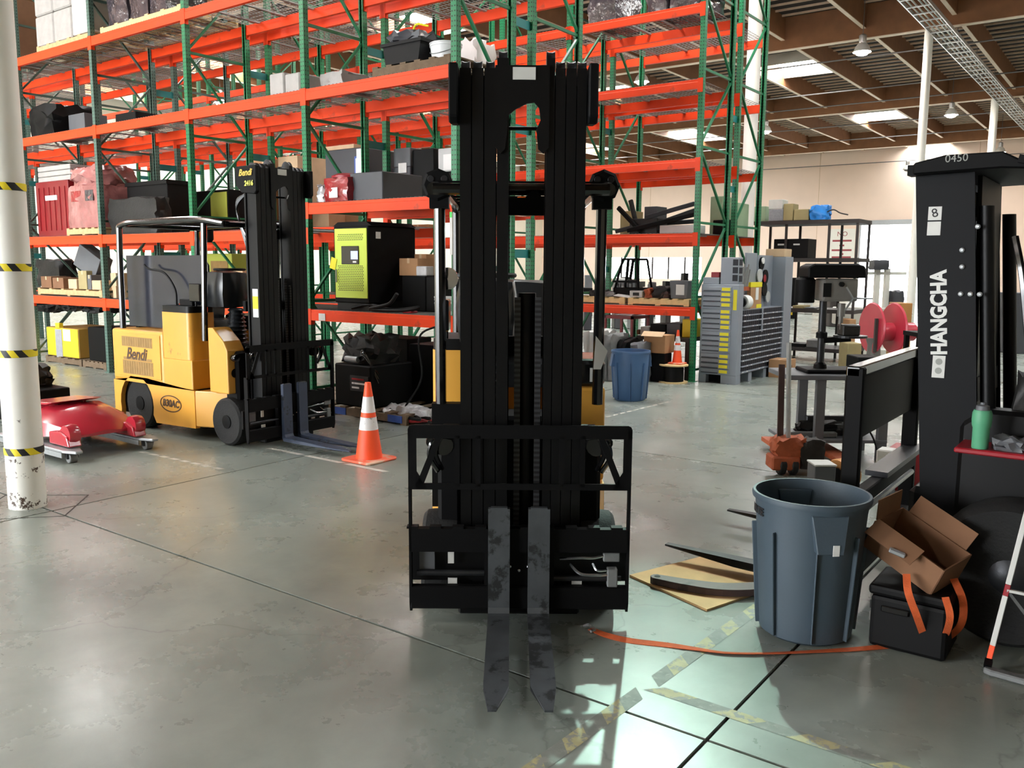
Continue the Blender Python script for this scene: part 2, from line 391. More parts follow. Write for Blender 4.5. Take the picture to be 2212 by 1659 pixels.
def concrete():
    m = bpy.data.materials.new('concrete'); m.use_nodes = True; MATS['concrete'] = m
    nt = m.node_tree; N = nt.nodes; L = nt.links; b = N['Principled BSDF']
    g = N.new('ShaderNodeNewGeometry')
    def nz(s, d=6, r=.6, dist=0):
        n = N.new('ShaderNodeTexNoise'); n.inputs['Scale'].default_value = s; n.inputs['Detail'].default_value = d; n.inputs['Roughness'].default_value = r; n.inputs['Distortion'].default_value = dist
        L.new(g.outputs['Position'], n.inputs['Vector']); return n.outputs[0]
    cr = N.new('ShaderNodeValToRGB'); e = cr.color_ramp.elements; e[0].position = .3; e[0].color = rgb(126,134,128); e[1].position = .72; e[1].color = rgb(162,168,159)
    L.new(nz(.55, 8, .62, .6), cr.inputs[0])
    cr2 = N.new('ShaderNodeValToRGB'); e = cr2.color_ramp.elements; cr2.color_ramp.interpolation = 'B_SPLINE'; e[0].position = .2; e[0].color = (.66,.67,.66,1); e[1].position = .7; e[1].color = (1,1,1,1)
    L.new(nz(1.3, 3, .5, .8), cr2.inputs[0])
    mx = N.new('ShaderNodeMix'); mx.data_type = 'RGBA'; mx.blend_type = 'MULTIPLY'; mx.inputs[0].default_value = .8; L.new(cr.outputs[0], mx.inputs[6]); L.new(cr2.outputs[0], mx.inputs[7])
    vo = N.new('ShaderNodeTexVoronoi'); vo.feature = 'DISTANCE_TO_EDGE'; vo.inputs['Scale'].default_value = .55; vo.inputs['Randomness'].default_value = 1
    wp = N.new('ShaderNodeTexNoise'); wp.inputs['Scale'].default_value = 1.4; wp.inputs['Detail'].default_value = 5; L.new(g.outputs['Position'], wp.inputs['Vector'])
    va = N.new('ShaderNodeVectorMath'); va.operation = 'MULTIPLY_ADD'; va.inputs[1].default_value = (.9,.9,.9); L.new(wp.outputs[1], va.inputs[0]); L.new(g.outputs['Position'], va.inputs[2]); L.new(va.outputs[0], vo.inputs['Vector'])
    cr3 = N.new('ShaderNodeValToRGB'); e = cr3.color_ramp.elements; e[0].position = 0; e[0].color = (.45,.45,.45,1); e[1].position = .006; e[1].color = (1,1,1,1); L.new(vo.outputs[0], cr3.inputs[0])
    m2 = N.new('ShaderNodeMix'); m2.data_type = 'RGBA'; m2.blend_type = 'MULTIPLY'; m2.inputs[0].default_value = .55; L.new(mx.outputs[2], m2.inputs[6]); L.new(cr3.outputs[0], m2.inputs[7])
    cr5 = N.new('ShaderNodeValToRGB'); cr5.color_ramp.interpolation = 'B_SPLINE'; e = cr5.color_ramp.elements; e[0].position = .3; e[0].color = (.74,.74,.73,1); e[1].position = .7; e[1].color = (1.0,1.0,1.0,1); L.new(nz(6, 6, .62, .4), cr5.inputs[0])
    m3 = N.new('ShaderNodeMix'); m3.data_type = 'RGBA'; m3.blend_type = 'MULTIPLY'; m3.inputs[0].default_value = .55; L.new(m2.outputs[2], m3.inputs[6]); L.new(cr5.outputs[0], m3.inputs[7])
    L.new(m3.outputs[2], b.inputs['Base Color'])
    cr4 = N.new('ShaderNodeMapRange'); cr4.inputs[1].default_value = .3; cr4.inputs[2].default_value = .7; cr4.inputs[3].default_value = .21; cr4.inputs[4].default_value = .36; L.new(nz(1.1, 7, .65), cr4.inputs[0]); L.new(cr4.outputs[0], b.inputs['Roughness'])
    bp = N.new('ShaderNodeBump'); bp.inputs['Strength'].default_value = .12; bp.inputs['Distance'].default_value = .01; L.new(nz(9, 5), bp.inputs['Height']); L.new(bp.outputs[0], b.inputs['Normal'])
    b.inputs['Specular IOR Level'].default_value = .5
concrete()
# ------------------------------------------------------------------ the building
X0, X1, Y0, Y1, ZC = -40.0, 14.0, -12.0, 58.0, 9.8
floor = MB().add([(X0,Y0,-.013),(X1,Y0,-.013),(X1,Y1,-.013),(X0,Y1,-.013)], [(0,1,2,3)]).build('floor', 'joint_dark', kind='structure')
gx = [-6.2+4.99*k for k in range(-7, 5)]; gy = [2.87+4.37*k for k in range(-4, 13)]
gx = [X0]+[x for x in gx if X0 < x < X1]+[X1]; gy = [Y0]+[y for y in gy if Y0 < y < Y1]+[Y1]
for i in range(len(gx)-1):
    for j in range(len(gy)-1):
        g = .008
        MB().box(gx[i]+g, gx[i+1]-g, gy[j]+g, gy[j+1]-g, -.0125, 0).build('slab', 'concrete', floor)
def strip(name, pts, w, mat, z=.0015):
    b = MB()
    for (xa, ya), (xb, yb) in zip(pts[:-1], pts[1:]):
        d = V((xb-xa, yb-ya, 0)).normalized(); n = V((-d.y, d.x, 0))*w/2
        b.add([V((xa,ya,z))-n, V((xb,yb,z))-n, V((xb,yb,z))+n, V((xa,ya,z))+n], [(0,1,2,3)])
    return b.build(name, mat, floor)
strip('isolation_joint', [(-6.9,2.86),(-6.42,3.25),(-6.0,2.86)], .012, 'joint_dark', .001)
strip('isolation_joint', [(-6.9,2.86),(-6.42,2.4),(-6.0,2.86)], .012, 'joint_dark', .001)
# worn hazard tape and painted dashes
rg = random.Random(3)
def tape(p, q, w, n, mat, drop=.15, gap=.0, z=.0012):
    p, q = V(p+(0,)), V(q+(0,)); d = (q-p)/n; u = d.normalized(); nn = V((-u.y,u.x,0))*w/2
    for k in range(n):
        if rg.random() < drop: continue
        a = p+d*k; b = p+d*(k+1-gap); sh = u*w*.45
        mm = mat if isinstance(mat, str) else mat[k % len(mat)]
        MB().add([V((0,0,z))+a-nn-sh, V((0,0,z))+b-nn-sh, V((0,0,z))+b+nn+sh, V((0,0,z))+a+nn+sh], [(0,1,2,3)]).build('floor_tape', mm, floor)
M('tape_yellow', (166,158,116), .6, 0, .25, 20, wear=(126,128,120), wearamt=.5, wscale=22)
M('tape_black', (116,119,112), .6, 0, .25, 20, wear=(126,128,120), wearamt=.46, wscale=22)
M('dash_white', (196,194,184), .6, 0, .2, 20, wear=(140,138,130), wearamt=.42, wscale=20)
tape((-1.62,2.25), (-1.52,4.35), .075, 16, ('tape_yellow','tape_black'), .05)
tape((-1.55,3.11), (-.2,3.10), .07, 9, ('tape_yellow','tape_black'), 0)
tape((-5.08,8.4), (-5.02,10.3), .04, 12, 'dash_white', 0, .35)
tape((-7.7,4.33), (-6.3,4.38), .045, 9, 'dash_white', .12, .3)
tape((-6.75,5.18), (-5.1,5.18), .05, 3, 'dash_white', 0, .12)
# walls
def wall(name, b, mat): return b.build(name, mat, kind='structure')
wb = MB()
dx0, dx1, dz1 = -15.4, -11.6, 4.45          # roll-up door in the far wall
wx0, wx1, wz0, wz1 = -34.0, -26.2, .9, 2.45  # glazed strip further along it
wb.box(X0, wx0, Y1, Y1+.2, 0, ZC).box(wx0, wx1, Y1, Y1+.2, 0, wz0).box(wx0, wx1, Y1, Y1+.2, wz1, ZC).box(wx1, dx0, Y1, Y1+.2, 0, ZC).box(dx0, dx1, Y1, Y1+.2, dz1, ZC).box(dx1, X1, Y1, Y1+.2, 0, ZC)
wall_back = wall('wall_back', wb, 'wall_peach')
for xx in (-36.5,-30.4,-24.3,-18.2,-9.0,-3.0,3.0):
    MB().box(xx-.012, xx+.012, Y1-.012, Y1, 0, ZC).build('panel_joint', 'cardboard_pale', wall_back)
wall('wall_left', MB().box(X0-.2, X0, Y0, Y1, 0, ZC), 'wall_cream')
wall('wall_right', MB().box(X1, X1+.2, Y0, Y1, 0, ZC), 'wall_cream')
fb = MB(); fd = [(-20.5,-16.5),(-15.0,-11.0),(-9.5,-5.5)]            # three unseen openings added behind the camera to light the left racks
fb.box(X0,-20.5,Y0-.2,Y0,0,ZC).box(-20.5,-11,Y0-.2,Y0,4.8,ZC).box(-16.5,-15,Y0-.2,Y0,0,4.8).box(-11,-9.5,Y0-.2,Y0,0,ZC).box(-9.5,-5.5,Y0-.2,Y0,4.8,ZC).box(-5.5,X1,Y0-.2,Y0,0,ZC)
wall('wall_front', fb, 'wall_cream')
for k, (a, b) in enumerate(fd):
    MB().box(a,b,Y0-.14,Y0-.12,0,4.8).build('door_%d' % (k+2), 'front_fill', kind='structure')  # glowing fill panel in an added opening
d1 = MB().box(dx0, dx1, Y1+.12, Y1+.14, 0, dz1).build('door_1', 'daylight', kind='structure')
MB().box(dx0-.12, dx0, Y1-.06, Y1, 0, dz1+.15).box(dx1, dx1+.12, Y1-.06, Y1, 0, dz1+.15).box(dx0, dx1, Y1-.1, Y1, dz1, dz1+.3).build('door_frame', 'galv', d1)
w1 = bpy.data.objects.new('window_1', None); COL.objects.link(w1); w1['kind'] = 'structure'; w1.location = (wx0, Y1, wz0)
nwin = 6
for k in range(nwin):
    a = wx0+(wx1-wx0)*k/nwin; b = wx0+(wx1-wx0)*(k+1)/nwin
    MB().box(a+.06, b-.06, Y1+.1, Y1+.11, wz0, wz1).build('pane', 'daylight', w1)
    MB().box(a-.06, a+.06, Y1, Y1+.1, wz0, wz1).build('mullion', 'shelf_black', w1)
# notice painted on the far wall beside the door
ns = thing('wall_notice', 'white notice board with red lettering on the far peach wall', 'sign', (-16.6, Y1-.03, 3.4))
MB().box(-17.35, -15.75, Y1-.03, Y1-.005, 2.3, 4.25).build('board', 'white_paint', ns)
M('sign_red', (150,70,74), .7, 0, 0)
text('lettering', 'NO', .42, 'sign_red', ns, frame((.05, -.005, .52), (1,0,0), (0,0,1)))
for w_, z in ((1.2,3.5), (.3,3.2), (1.25,2.9), (.25,2.65), (1.2,2.45)): MB().box(-16.55-w_/2, -16.55+w_/2, Y1-.036, Y1-.031, z-.06, z+.06).build('print_line', 'sign_red', ns)
# ceiling: deck, girders, purlins, joists, skylights
ceiling = MB().box(X0, X1, Y0, Y1, ZC, ZC+.05).build('ceiling', 'roof_deck', kind='structure')
GY = [2.8, 15.9, 29.0, 42.0, 55.0]
for y in GY:
    g_ = MB().box(X0, X1, y-.11, y+.11, 8.80, ZC).build('girder', 'glulam', ceiling)
    MB().box(X0, X1, y-.115, y+.115, 8.78, 8.80).build('lit_edge_strip', 'lit_edge_pale', g_)  # pale strip paints the lit bottom edge of the girder
PX = [-5.42-2.53*k for k in range(-7, 14)]; PX = [x for x in PX if X0+.2 < x < X1-.2]
bays = list(zip([Y0]+GY, GY+[Y1]))
for x in PX:
    for a, b in bays: MB().box(x-.055, x+.055, a+(.11 if a in GY else 0), b-(.11 if b in GY else 0), 9.10, ZC).box(x-.06, x+.06, a+(.11 if a in GY else 0), b-(.11 if b in GY else 0), 9.08, 9.10, 1).build('purlin', ['glulam','lit_edge_pale'], ceiling)  # second material paints the lit bottom edge of the purlin
# skylight panels between purlins; several unseen ones are added for their light
def pb(k): return (-5.42-2.53*(k+1), -5.42-2.53*k)
SKY = [pb(2)+q for q in ((33.5,36.0),(46.3,48.8),(20.5,22.9))]
SKY += [pb(5)+q for q in ((20.5,22.9),(33.5,36.0))]+[pb(2)+(56.2,57.6)]+[pb(6)+q for q in ((46.0,50.8),)]
SKY += [pb(9)+q for q in ((20.5,22.9),(33.5,36.0),(46.0,51.0))]
SKY += [pb(-2)+q for q in ((20.5,22.9),(33.5,36.0),(46.3,48.8))]+[pb(-5)+q for q in ((20.5,22.9),(33.5,36.0),(46.3,48.8))]
SKY += [pb(12)+q for q in ((8.0,12.8),(18.5,23.3),(27.0,28.6),(31.0,35.8),(46.0,50.0))]  # unseen panels added beside the left wall to brighten it
SKY += [pb(1)+(10.5,12.9), pb(5)+(8.0,10.4), pb(8)+(8.0,10.4), pb(-2)+(10.5,12.9), pb(-5)+(10.5,12.9), pb(12)+(-3,1.8)]
SKY += [pb(k)+q for k in (5,8) for q in ((-3.0,-.6),(-9.5,-7.1))]+[pb(2)+(-9.5,-7.1)]+[pb(3)+(.0,2.4), pb(6)+(.0,2.4), pb(9)+(.0,2.4)]  # unseen panels added on the camera side to light the left racks
for a, b, c, d in SKY:
    s = MB().box(a+.07, b-.07, c, d, ZC-.06, ZC-.03).build('skylight', 'skylight', ceiling)
    MB().box(a+.06, b-.06, c-.05, c, 9.4, ZC).box(a+.06, b-.06, d, d+.05, 9.4, ZC).build('skylight_curb', 'white_paint', s)
def insky(x, y): return any(a < x < b and c-.1 < y < d+.1 for a, b, c, d in SKY)
jm = None; nj = 0; rest = MB()
order = []
for i in range(len(PX)-1):
    xa, xb = sorted((PX[i], PX[i+1]))
    for k in range(int((Y1-Y0)/.61)):
        y = Y0+.3+.61*k
        if insky((xa+xb)/2, y) or any(abs(y-g) < .2 for g in GY): continue
        order.append((0 if (-21 < xa < -2 and 28 < y < 57.8) else 1, y, xa, xb))
order.sort()
for pr, y, xa, xb in order:
    if pr == 0 and nj < 298:
        if jm is None:
            jm = MB().box(.055, 2.475, -.024, .024, 0, .06).build('joist', 'joist_wood', ceiling, origin=(xa, y, ZC-.06), local=True)
        else: inst(jm, (xa, y, ZC-.06), ceiling, 'joist')
        nj += 1
    else: rest.box(xa+.055, xb-.055, y-.024, y+.024, ZC-.06, ZC)
rest.build('joist_run', 'joist_wood', ceiling, kind='stuff')
# building columns
def column(x, y, r, label, bands=()):
    t = thing('building_column', label, 'column', (x, y, 0))
    MB().lathe([(r,0),(r,8.78)], 32, (x,y,0)).build('shaft', 'column_paint', t, smooth=True)
    for z in bands: MB().lathe([(r+.002,z-.026),(r+.004,z-.024),(r+.004,z+.024),(r+.002,z+.026)], 32, (x,y,0), cap=False).build('hazard_band', 'hazard_band', t, smooth=True)
    return t
MB_plate = None
c1 = column(-6.47, 2.83, .125, 'white round column with yellow and black hazard bands and scuffed foot', (.42, 1.12, 1.72, 2.27))
column(-6.3, 15.9, .125, 'white round column rising behind the grey parts cabinets')
column(-6.1, 29.0, .125, 'white round column passing the bright cable tray')
column(-6.1, 42.0, .15, 'white round column far beyond the cable tray, near the far wall')
column(-2.9, 36.5, .16, 'pale square-looking column seen past the dark mast by the far wall')
# sprinkler pipes
for y, z, lb in ((31.2,8.75,'thin dark sprinkler pipe under the roof just beyond the second girder'), (36.6,8.75,'thin dark sprinkler pipe crossing below the bright roof skylight'), (39.6,8.75,'thin dark sprinkler pipe with hanging drops before the third girder'), (45.0,8.7,'thin dark sprinkler pipe just past the third girder'), (50.0,8.7,'thin dark sprinkler pipe under the amber lit purlins'), (57.2,8.2,'thin dark sprinkler pipe running along the far wall top')):
    MB().tube([(X0+.5,y,z),(-3.0,y,z)], .025, 6).build('sprinkler_pipe', 'pipe_grey', origin=(X0+.5,y,z), label=lb, cat='pipe')
# cable tray with bright conduits
ct = thing('cable_tray', 'ladder cable tray with bright conduits hung along the roof', 'cable tray', (-5.6, 20, 8.55))
MB().box(-5.93,-5.9,18,50,8.5,8.6).build('side_rail', 'duct', ct); MB().box(-5.33,-5.3,18,50,8.5,8.6).build('side_rail', 'duct', ct)
rr = MB().box(-5.9,-5.33,20,20.04,8.5,8.53).build('rung', 'duct', ct, origin=(-5.6,20,8.5))
for k in range(1, 40): inst(rr, (-5.6, 20+.75*k, 8.5), ct, 'rung')
for x in (-5.82,-5.7,-5.55,-5.45): MB().tube([(x,18,8.56),(x+.03,30,8.57),(x,50,8.56)], .022, 6).build('conduit', 'white_plate', ct, smooth=True)
for y in (22,26,30.5,34,38,44): MB().tube([(-5.6,y,8.6),(-5.6,y,9.2)], .012, 5).build('hanger_rod', 'pipe_grey', ct)
# high bay lamps
def highbay(x, y, z, label, lens='lamp_lens', group=None):
    t = thing('high_bay_lamp', label, 'lamp', (x, y, z), 0, group)
    MB().lathe([(.26,0),(.25,.03),(.2,.16),(.12,.26),(.1,.27)], 20, (x,y,z), cap=False).build('reflector', 'lamp_reflector', t, smooth=True)
    MB().lathe([(.05,-.10),(.15,-.07),(.2,0),(.2,.03)], 20, (x,y,z)).build('lens', lens, t, smooth=True)
    MB().lathe([(.1,.27),(.11,.3),(.11,.48),(.06,.52)], 14, (x,y,z)).build('housing', 'lamp_metal', t, smooth=True)
    MB().tube([(x,y,z+.5),(x,y,ZC-.001)], .012, 5).build('stem', 'pipe_grey', t)
    return t
L1 = 'lit white high bay lamp hung under the roof'
highbay(-7.75, 28.1, 8.2, 'glaring high bay lamp hung under the second girder')
highbay(-7.4, 40.2, 8.0, 'lit high bay lamp beside the white column and cable tray')
highbay(-7.2, 52.5, 7.8, 'lit high bay lamp hanging close to the far wall')
highbay(-15.2, 28.1, 8.2, 'high bay lamp glimpsed between orange beams of the far rack')
highbay(-15.2, 40.2, 8.0, 'high bay lamp low behind the orange beams of the far rack')
M('lamp_off', (70,66,64), .5, 0, 0)
highbay(-12.6, 56.6, 7.6, 'small unlit high bay lamp against the far wall', 'lamp_off')
highbay(-15.2, 16.0, 8.2, L1, group='high bay lamps over the racks'); highbay(-23.2, 28.1, 8.2, L1, group='high bay lamps over the racks'); highbay(-31, 22, 8.2, L1, group='high bay lamps over the racks')
highbay(-23.2, 12.0, 8.2, L1, group='high bay lamps over the racks'); highbay(-31, 10.0, 8.2, L1, group='high bay lamps over the racks')
highbay(-15.2, 3.0, 8.2, L1, group='high bay lamps over the racks'); highbay(-7.75, -5, 8.2, L1, group='high bay lamps over the racks')
kl = highbay(-6.1, 11.9, 8.2, 'cool greenish high bay lamp over the cross aisle')
ld = bpy.data.lights.new('lamp_bulb', 'SPOT'); ld.energy = KEYLAMP; ld.color = (.60,1,.84); ld.shadow_soft_size = .06; ld.spot_size = math.radians(9.5); ld.spot_blend = .8
lo = bpy.data.objects.new('lamp_bulb', ld); COL.objects.link(lo); lo.parent = kl; lo.location = (0,0,-.14)
lo.rotation_euler = (V((-1.62,3.45,0))-V((-6.1,11.9,8.06))).to_track_quat('-Z','Y').to_euler()
# ------------------------------------------------------------------ pallet racks
def c_post(h, mat, name, parent, loc):
    w = .038; t = .006
    p = [(-w,-w),(w,-w),(w,w),(w-.02,w),(w-.02,w-t),(w-t,w-t),(w-t,-w+t),(-w+t,-w+t),(-w+t,w-t),(-w+.02,w-t),(-w+.02,w),(-w,w)]
    b = MB().prism(p, 0, h, 'xy'); b.box(-.06,.06,-.06,.08,0,.01)
    return b.build(name, mat, parent, origin=loc, local=True)
POSTCACHE = {}
def post(h, mat, parent, loc, flip=False):
    k = (h, mat, flip)
    if k in POSTCACHE: return inst(POSTCACHE[k], loc, parent, 'post')
    o = c_post(h, mat, 'post', parent, loc)
    if flip:
        for v in o.data.vertices: v.co.y = -v.co.y
        o.data.flip_normals()
    POSTCACHE[k] = o; return o
BEAMC = {}
def beam(L, parent, loc, back=False):
    k = (round(L,3), back)
    if k in BEAMC: return inst(BEAMC[k], loc, parent, 'beam')
    s = -1 if not back else 1
    y0 = s*.04
    pr = [(y0,-.135),(y0,-.04),(y0-s*.004,-.036),(y0-s*.004,0),(y0-s*.055,0),(y0-s*.055,-.135)]
    b = MB().prism(pr, .04, L-.04, 'yz')
    for x in (.0, L):
        sx = 1 if x == 0 else -1
        b.box(min(x-sx*.034,x+sx*.05), max(x-sx*.034,x+sx*.05), min(y0+s*.004,y0+s*.001), max(y0+s*.004,y0+s*.001), -.19, .012)
        b.box(min(x+sx*.04,x+sx*.046), max(x+sx*.04,x+sx*.046), min(y0,y0-s*.06), max(y0,y0-s*.06), -.19, .012)
        for z in (-.03,-.1,-.16): b.lathe([(.008,0),(.008,.006)], 6, (x+sx*.008, y0+s*.003, z), 'y')
    o = b.build('beam', 'rack_orange', parent, origin=loc, local=True); BEAMC[k] = o; return o
DECKC = {}
def deck(L, D, parent, loc, mat='wire_zinc'):
    k = (round(L,3), round(D,3))
    if k in DECKC: return inst(DECKC[k], loc, parent, 'wire_deck')
    b = MB(); x0, x1 = .06, L-.06
    n = int((x1-x0)/.064)
    for i in range(n+1):
        x = x0+(x1-x0)*i/n; b.box(x-.0028,x+.0028,-.03,D+.03,.004,.0096)
    m = int(D/.1)
    for j in range(m+1):
        y = D*j/m; b.box(x0,x1,y-.0028,y+.0028,-.002,.0036)
    for i in range(4):
        x = x0+(x1-x0)*(i+.5)/4; b.box(x-.025,x+.025,.02,D-.02,-.02,-.003)
    o = b.build('wire_deck', mat, parent, origin=loc, local=True); DECKC[k] = o; return o
BRC = {}
def braces(parent, x, y0, y1, h, mat, phase=0):
    """horizontal and diagonal channel braces between the two posts of a frame"""
    z = .18; k = phase
    pts = []
    while z < h-.2:
        pts.append(('h', z)); z2 = min(z+1.12, h-.1); pts.append(('d', z, z2, k % 2)); z = z2; k += 1
    for p in pts:
        b = MB()
        if p[0] == 'h': b.bar((x,y0+.03,p[1]), (x,y1-.03,p[1]), .028, .035)
        else:
            a, c = (y0+.035, y1-.035) if p[3] == 0 else (y1-.035, y0+.035)
            b.bar((x,a,p[1]+.05), (x,c,p[2]-.05), .028, .035, up=(1,0,0))
        b.build('brace', mat, parent)
def rack(label, xs, y0, y1, levels, h, mats, group=None, decks=True, phase=0):
    """levels: one list of beam heights for each bay"""
    t = thing('pallet_rack', label, 'rack', (xs[0], y0, 0), 0, group)
    for i, x in enumerate(xs):
        mt = mats[i] if i < len(mats) else mats[-1]
        post(h, mt, t, (x, y0, 0)); post(h, mt, t, (x, y1, 0), True)
        braces(t, x, y0, y1, h, 'rack_green' if mt == 'post_green' else 'rack_green_dark', phase+i)
    for i, lv in enumerate(levels):
        xa, xb = sorted((xs[i], xs[i+1])); L = xb-xa
        for z in lv:
            beam(L, t, (xa, y0, z)); beam(L, t, (xa, y1, z), True)
            if decks: deck(L, y1-y0, t, (xa, y0, z))
    return t
M('wrap_green', (70,214,92), .4, 0, .1)
XS1 = [-6.2,-8.62,-11.07,-13.55,-16.0,-18.5,-21.0]
YA0, YA1, YB0, YB1 = 7.34, 8.33, 8.73, 9.76
G, D = 'post_green', 'post_dark'
mats1 = [G,G,G,D,D,D,D]
LVL = [1.19,2.2,3.88,5.21]
ra = rack('orange and green pallet rack row facing the parked forklifts', XS1, YA0, YA1, [[1.19,2.51,3.88,5.21]]+[LVL]*5, 6.6, mats1)
rb = rack('orange and green pallet rack row backing onto the forklift-side row', XS1, YB0, YB1, [[1.19,2.51,3.88,5.21]]+[[1.19,2.3,3.88,5.21]]*5, 6.6, mats1, phase=1)
for x in XS1:      # row spacers tie the two rows
    for z in (1.9,3.35,4.55):
        MB().box(x-.004,x+.004,YA1+.03,YB0-.03,z-.05,z+.05).build('row_spacer', 'plate_teal', rb)
MB().box(-6.25,-6.15,7.29,7.385,1.87,2.27).build('post_wrap', 'paper', ra); MB().box(-6.252,-6.148,7.288,7.387,2.27,2.33).build('post_wrap', 'wrap_green', ra)
XS2 = [-5.65,-7.98,-10.42,-12.87,-15.3,-17.75,-20.2,-22.65]
L2 = [1.14,2.26,3.36,4.5,5.57]
rc = rack('orange pallet rack row across the aisle, ending beside the grey drawer cabinet', XS2, 12.3, 13.38, [L2]*7, 6.9, [G]*8, phase=1)
rd = rack('orange pallet rack row just before the white column behind the cabinets', XS2, 13.7, 14.76, [L2[1:]]*7, 6.9, [G]*8)
for x in XS2:
    for z in (1.7,3.0,4.1):
        MB().box(x-.004,x+.004,13.42,13.66,z-.05,z+.05).build('row_spacer', 'plate_teal', rd)
# ------------------------------------------------------------------ articulated forklifts (local: x across, y back from the fork face, z up)
def pt(b, name, mat, parent, **k): return b.build(name, mat, parent, world=False, **k)
def wheel(t, x, y, z, r, w, name='tyre', hubmat='black_satin', sx=-1, hub=.55):
    h = w/2
    tb = MB().lathe([(r*.62,-h*.9),(r*.9,-h),(r*.985,-h*.8),(r,-h*.5),(r,h*.5),(r*.985,h*.8),(r*.9,h),(r*.62,h*.9)], 36, (x,y,z), 'x')
    ty = pt(tb, name, 'rubber', t, smooth=True)
    hb = MB().lathe([(r*.63,sx*h*.88),(r*.58,sx*h*.7),(r*.5,sx*h*.55),(r*.3,sx*h*.6),(r*.28,sx*h*.98),(r*.1,sx*h*1.02)], 24, (x,y,z), 'x')
    ho = pt(hb, 'hub', hubmat, ty, smooth=True)
    for k in range(6):
        a = 2*PI*k/6; MB().lathe([(r*.05,sx*h*.5),(r*.05,sx*h*.8)], 6, (x,y+math.cos(a)*r*.42,z+math.sin(a)*r*.42), 'x').build('lug_nut', 'dark_steel', ty, world=False)
    return ty
def rail(t, x0, x1, h, y0=.1, y1=.28):
    xm = (x0+x1)/2; q = .012; f = .022
    p = [(x0,y0),(x1,y0),(x1,y0+f),(xm+q,y0+f),(xm+q,y1-f),(x1,y1-f),(x1,y1),(x0,y1),(x0,y1-f),(xm-q,y1-f),(xm-q,y0+f),(x0,y0+f)]
    pt(MB().prism(p, .09, h, 'xy'), 'mast_rail', 'black_paint', t)
    pt(MB().lathe([(.03,-.018),(.055,-.02),(.05,-.008),(.05,.008),(.055,.02),(.03,.018)], 20, (xm,.16,h-.012), 'x'), 'sheave', 'dark_steel', t, smooth=True)
def mast_unit(t, forkmat, side_text):
    for s, rows in ((-1, ((-.290,-.238,2.655),(-.233,-.181,2.655),(-.176,-.122,2.655),(-.117,-.062,2.70))), (1, ((.112,.150,2.70),(.154,.200,2.655),(.204,.250,2.655),(.254,.298,2.655)))):
        for a, b, h in rows: rail(t, a, b, h)
    # top crossmember with arch, side cheek plates
    pl = [(-.125,2.665),(.125,2.665),(.125,2.30),(.10,2.27),(.075,2.29),(.066,2.38),(.085,2.42),(.078,2.475),(.055,2.50),(.02,2.495),(-.03,2.47),(-.066,2.44),(-.07,2.36),(-.08,2.29),(-.1,2.27),(-.125,2.30)]
    pt(MB().prism(pl, .085, .10, 'xz'), 'crossmember', 'black_paint', t)
    pt(MB().box(-.045,.06,.079,.085,2.60,2.655), 'data_plate', 'white_plate', t)
    pt(MB().lathe([(.009,-.14),(.009,.14)], 8, (0,.2,2.40), 'x'), 'cross_pin', 'black_paint', t)
    for s in (-1, 1):
        x0, x1 = (-.338,-.295) if s < 0 else (.303,.346)
        pt(MB().prism([(.03,2.665),(.34,2.665),(.34,2.49),(.25,2.42),(.06,2.40),(.03,2.43)], x0, x1, 'yz'), 'cheek_plate', 'black_satin', t, bevel=.006)
    pt(MB().prism([(-.13,2.02),(-.13,2.12),(-.09,2.12),(-.06,2.085),(.02,2.085),(.05,2.12),(.08,2.12),(.1,2.09),(.15,2.09),(.15,2.0),(-.13,2.0)], .3, .34, 'xz'), 'tie_bar', 'black_satin', t)
    pt(MB().box(-.3,.3,.3,.34,1.30,1.40), 'tie_bar', 'black_satin', t); pt(MB().box(-.3,.3,.29,.34,.25,.5), 'tie_bar', 'black_satin', t)
    pt(MB().tube([(.03,.24,.1),(.03,.24,1.62)], .045, 16), 'lift_cylinder', 'black_paint', t, smooth=True)
    pt(MB().box(-.03,.0,.17,.18,.3,1.60), 'lift_chain', 'helix', t); pt(MB().box(.07,.1,.17,.18,.3,1.60), 'lift_chain', 'helix', t)
    for x in (-.05,-.035): pt(MB().tube([(x-.03,.2,.5),(x-.03,.19,1.5),(x-.06,.2,2.35)], .008, 6), 'hose', 'black_gloss', t, smooth=True)
    # carriage
    nb = [(-.53,.375),(.53,.375),(.53,.49)]
    x = .53
    while x > -.5: nb += [(x-.03,.49),(x-.03,.5),(x-.085,.5),(x-.085,.49)]; x -= .11
    nb += [(-.53,.49)]
    pt(MB().prism(nb, 0, .045, 'xz'), 'carriage_bar', 'black_satin', t)
    pt(MB().box(-.53,.53,0,.045,.085,.20), 'carriage_bar', 'black_satin', t, bevel=.006)
    pt(MB().box(-.17,.17,.02,.07,.085,.49), 'carriage_plate', 'black_satin', t)
    pt(MB().box(-.53,.53,.09,.11,.2,.375), 'carriage_back', 'black_paint', t)
    for x in (-.045,0,.045):
        for z in (.30,.165): pt(MB().lathe([(.008,0),(.008,-.012),(.004,-.014)], 6, (x,.02,z+(-.02 if x == 0 else 0)), 'y'), 'bolt', 'bright_steel', t)
    for s in (-1, 1):
        pl = [(s*.535,.70),(s*.535,.075),(s*.529,.07),(s*.523,.10),(s*.523,.70)]
        pt(MB().prism([(0,.70),(.05,.70),(.05,.2),(.035,.07),(.015,.07),(0,.12)], min(s*.523,s*.535), max(s*.523,s*.535), 'yz'), 'side_plate', 'black_satin', t)
    # load backrest: cut plate with triangular windows
    lb = MB()
    out = rrect(-.535,.535,.685,1.0,.022,3)
    lb.box(-.515,.515,.0,.012,.935,1.0).box(-.535,-.495,0,.012,.685,.98).box(.495,.535,0,.012,.685,.98).box(-.5,.5,0,.012,.685,.715)
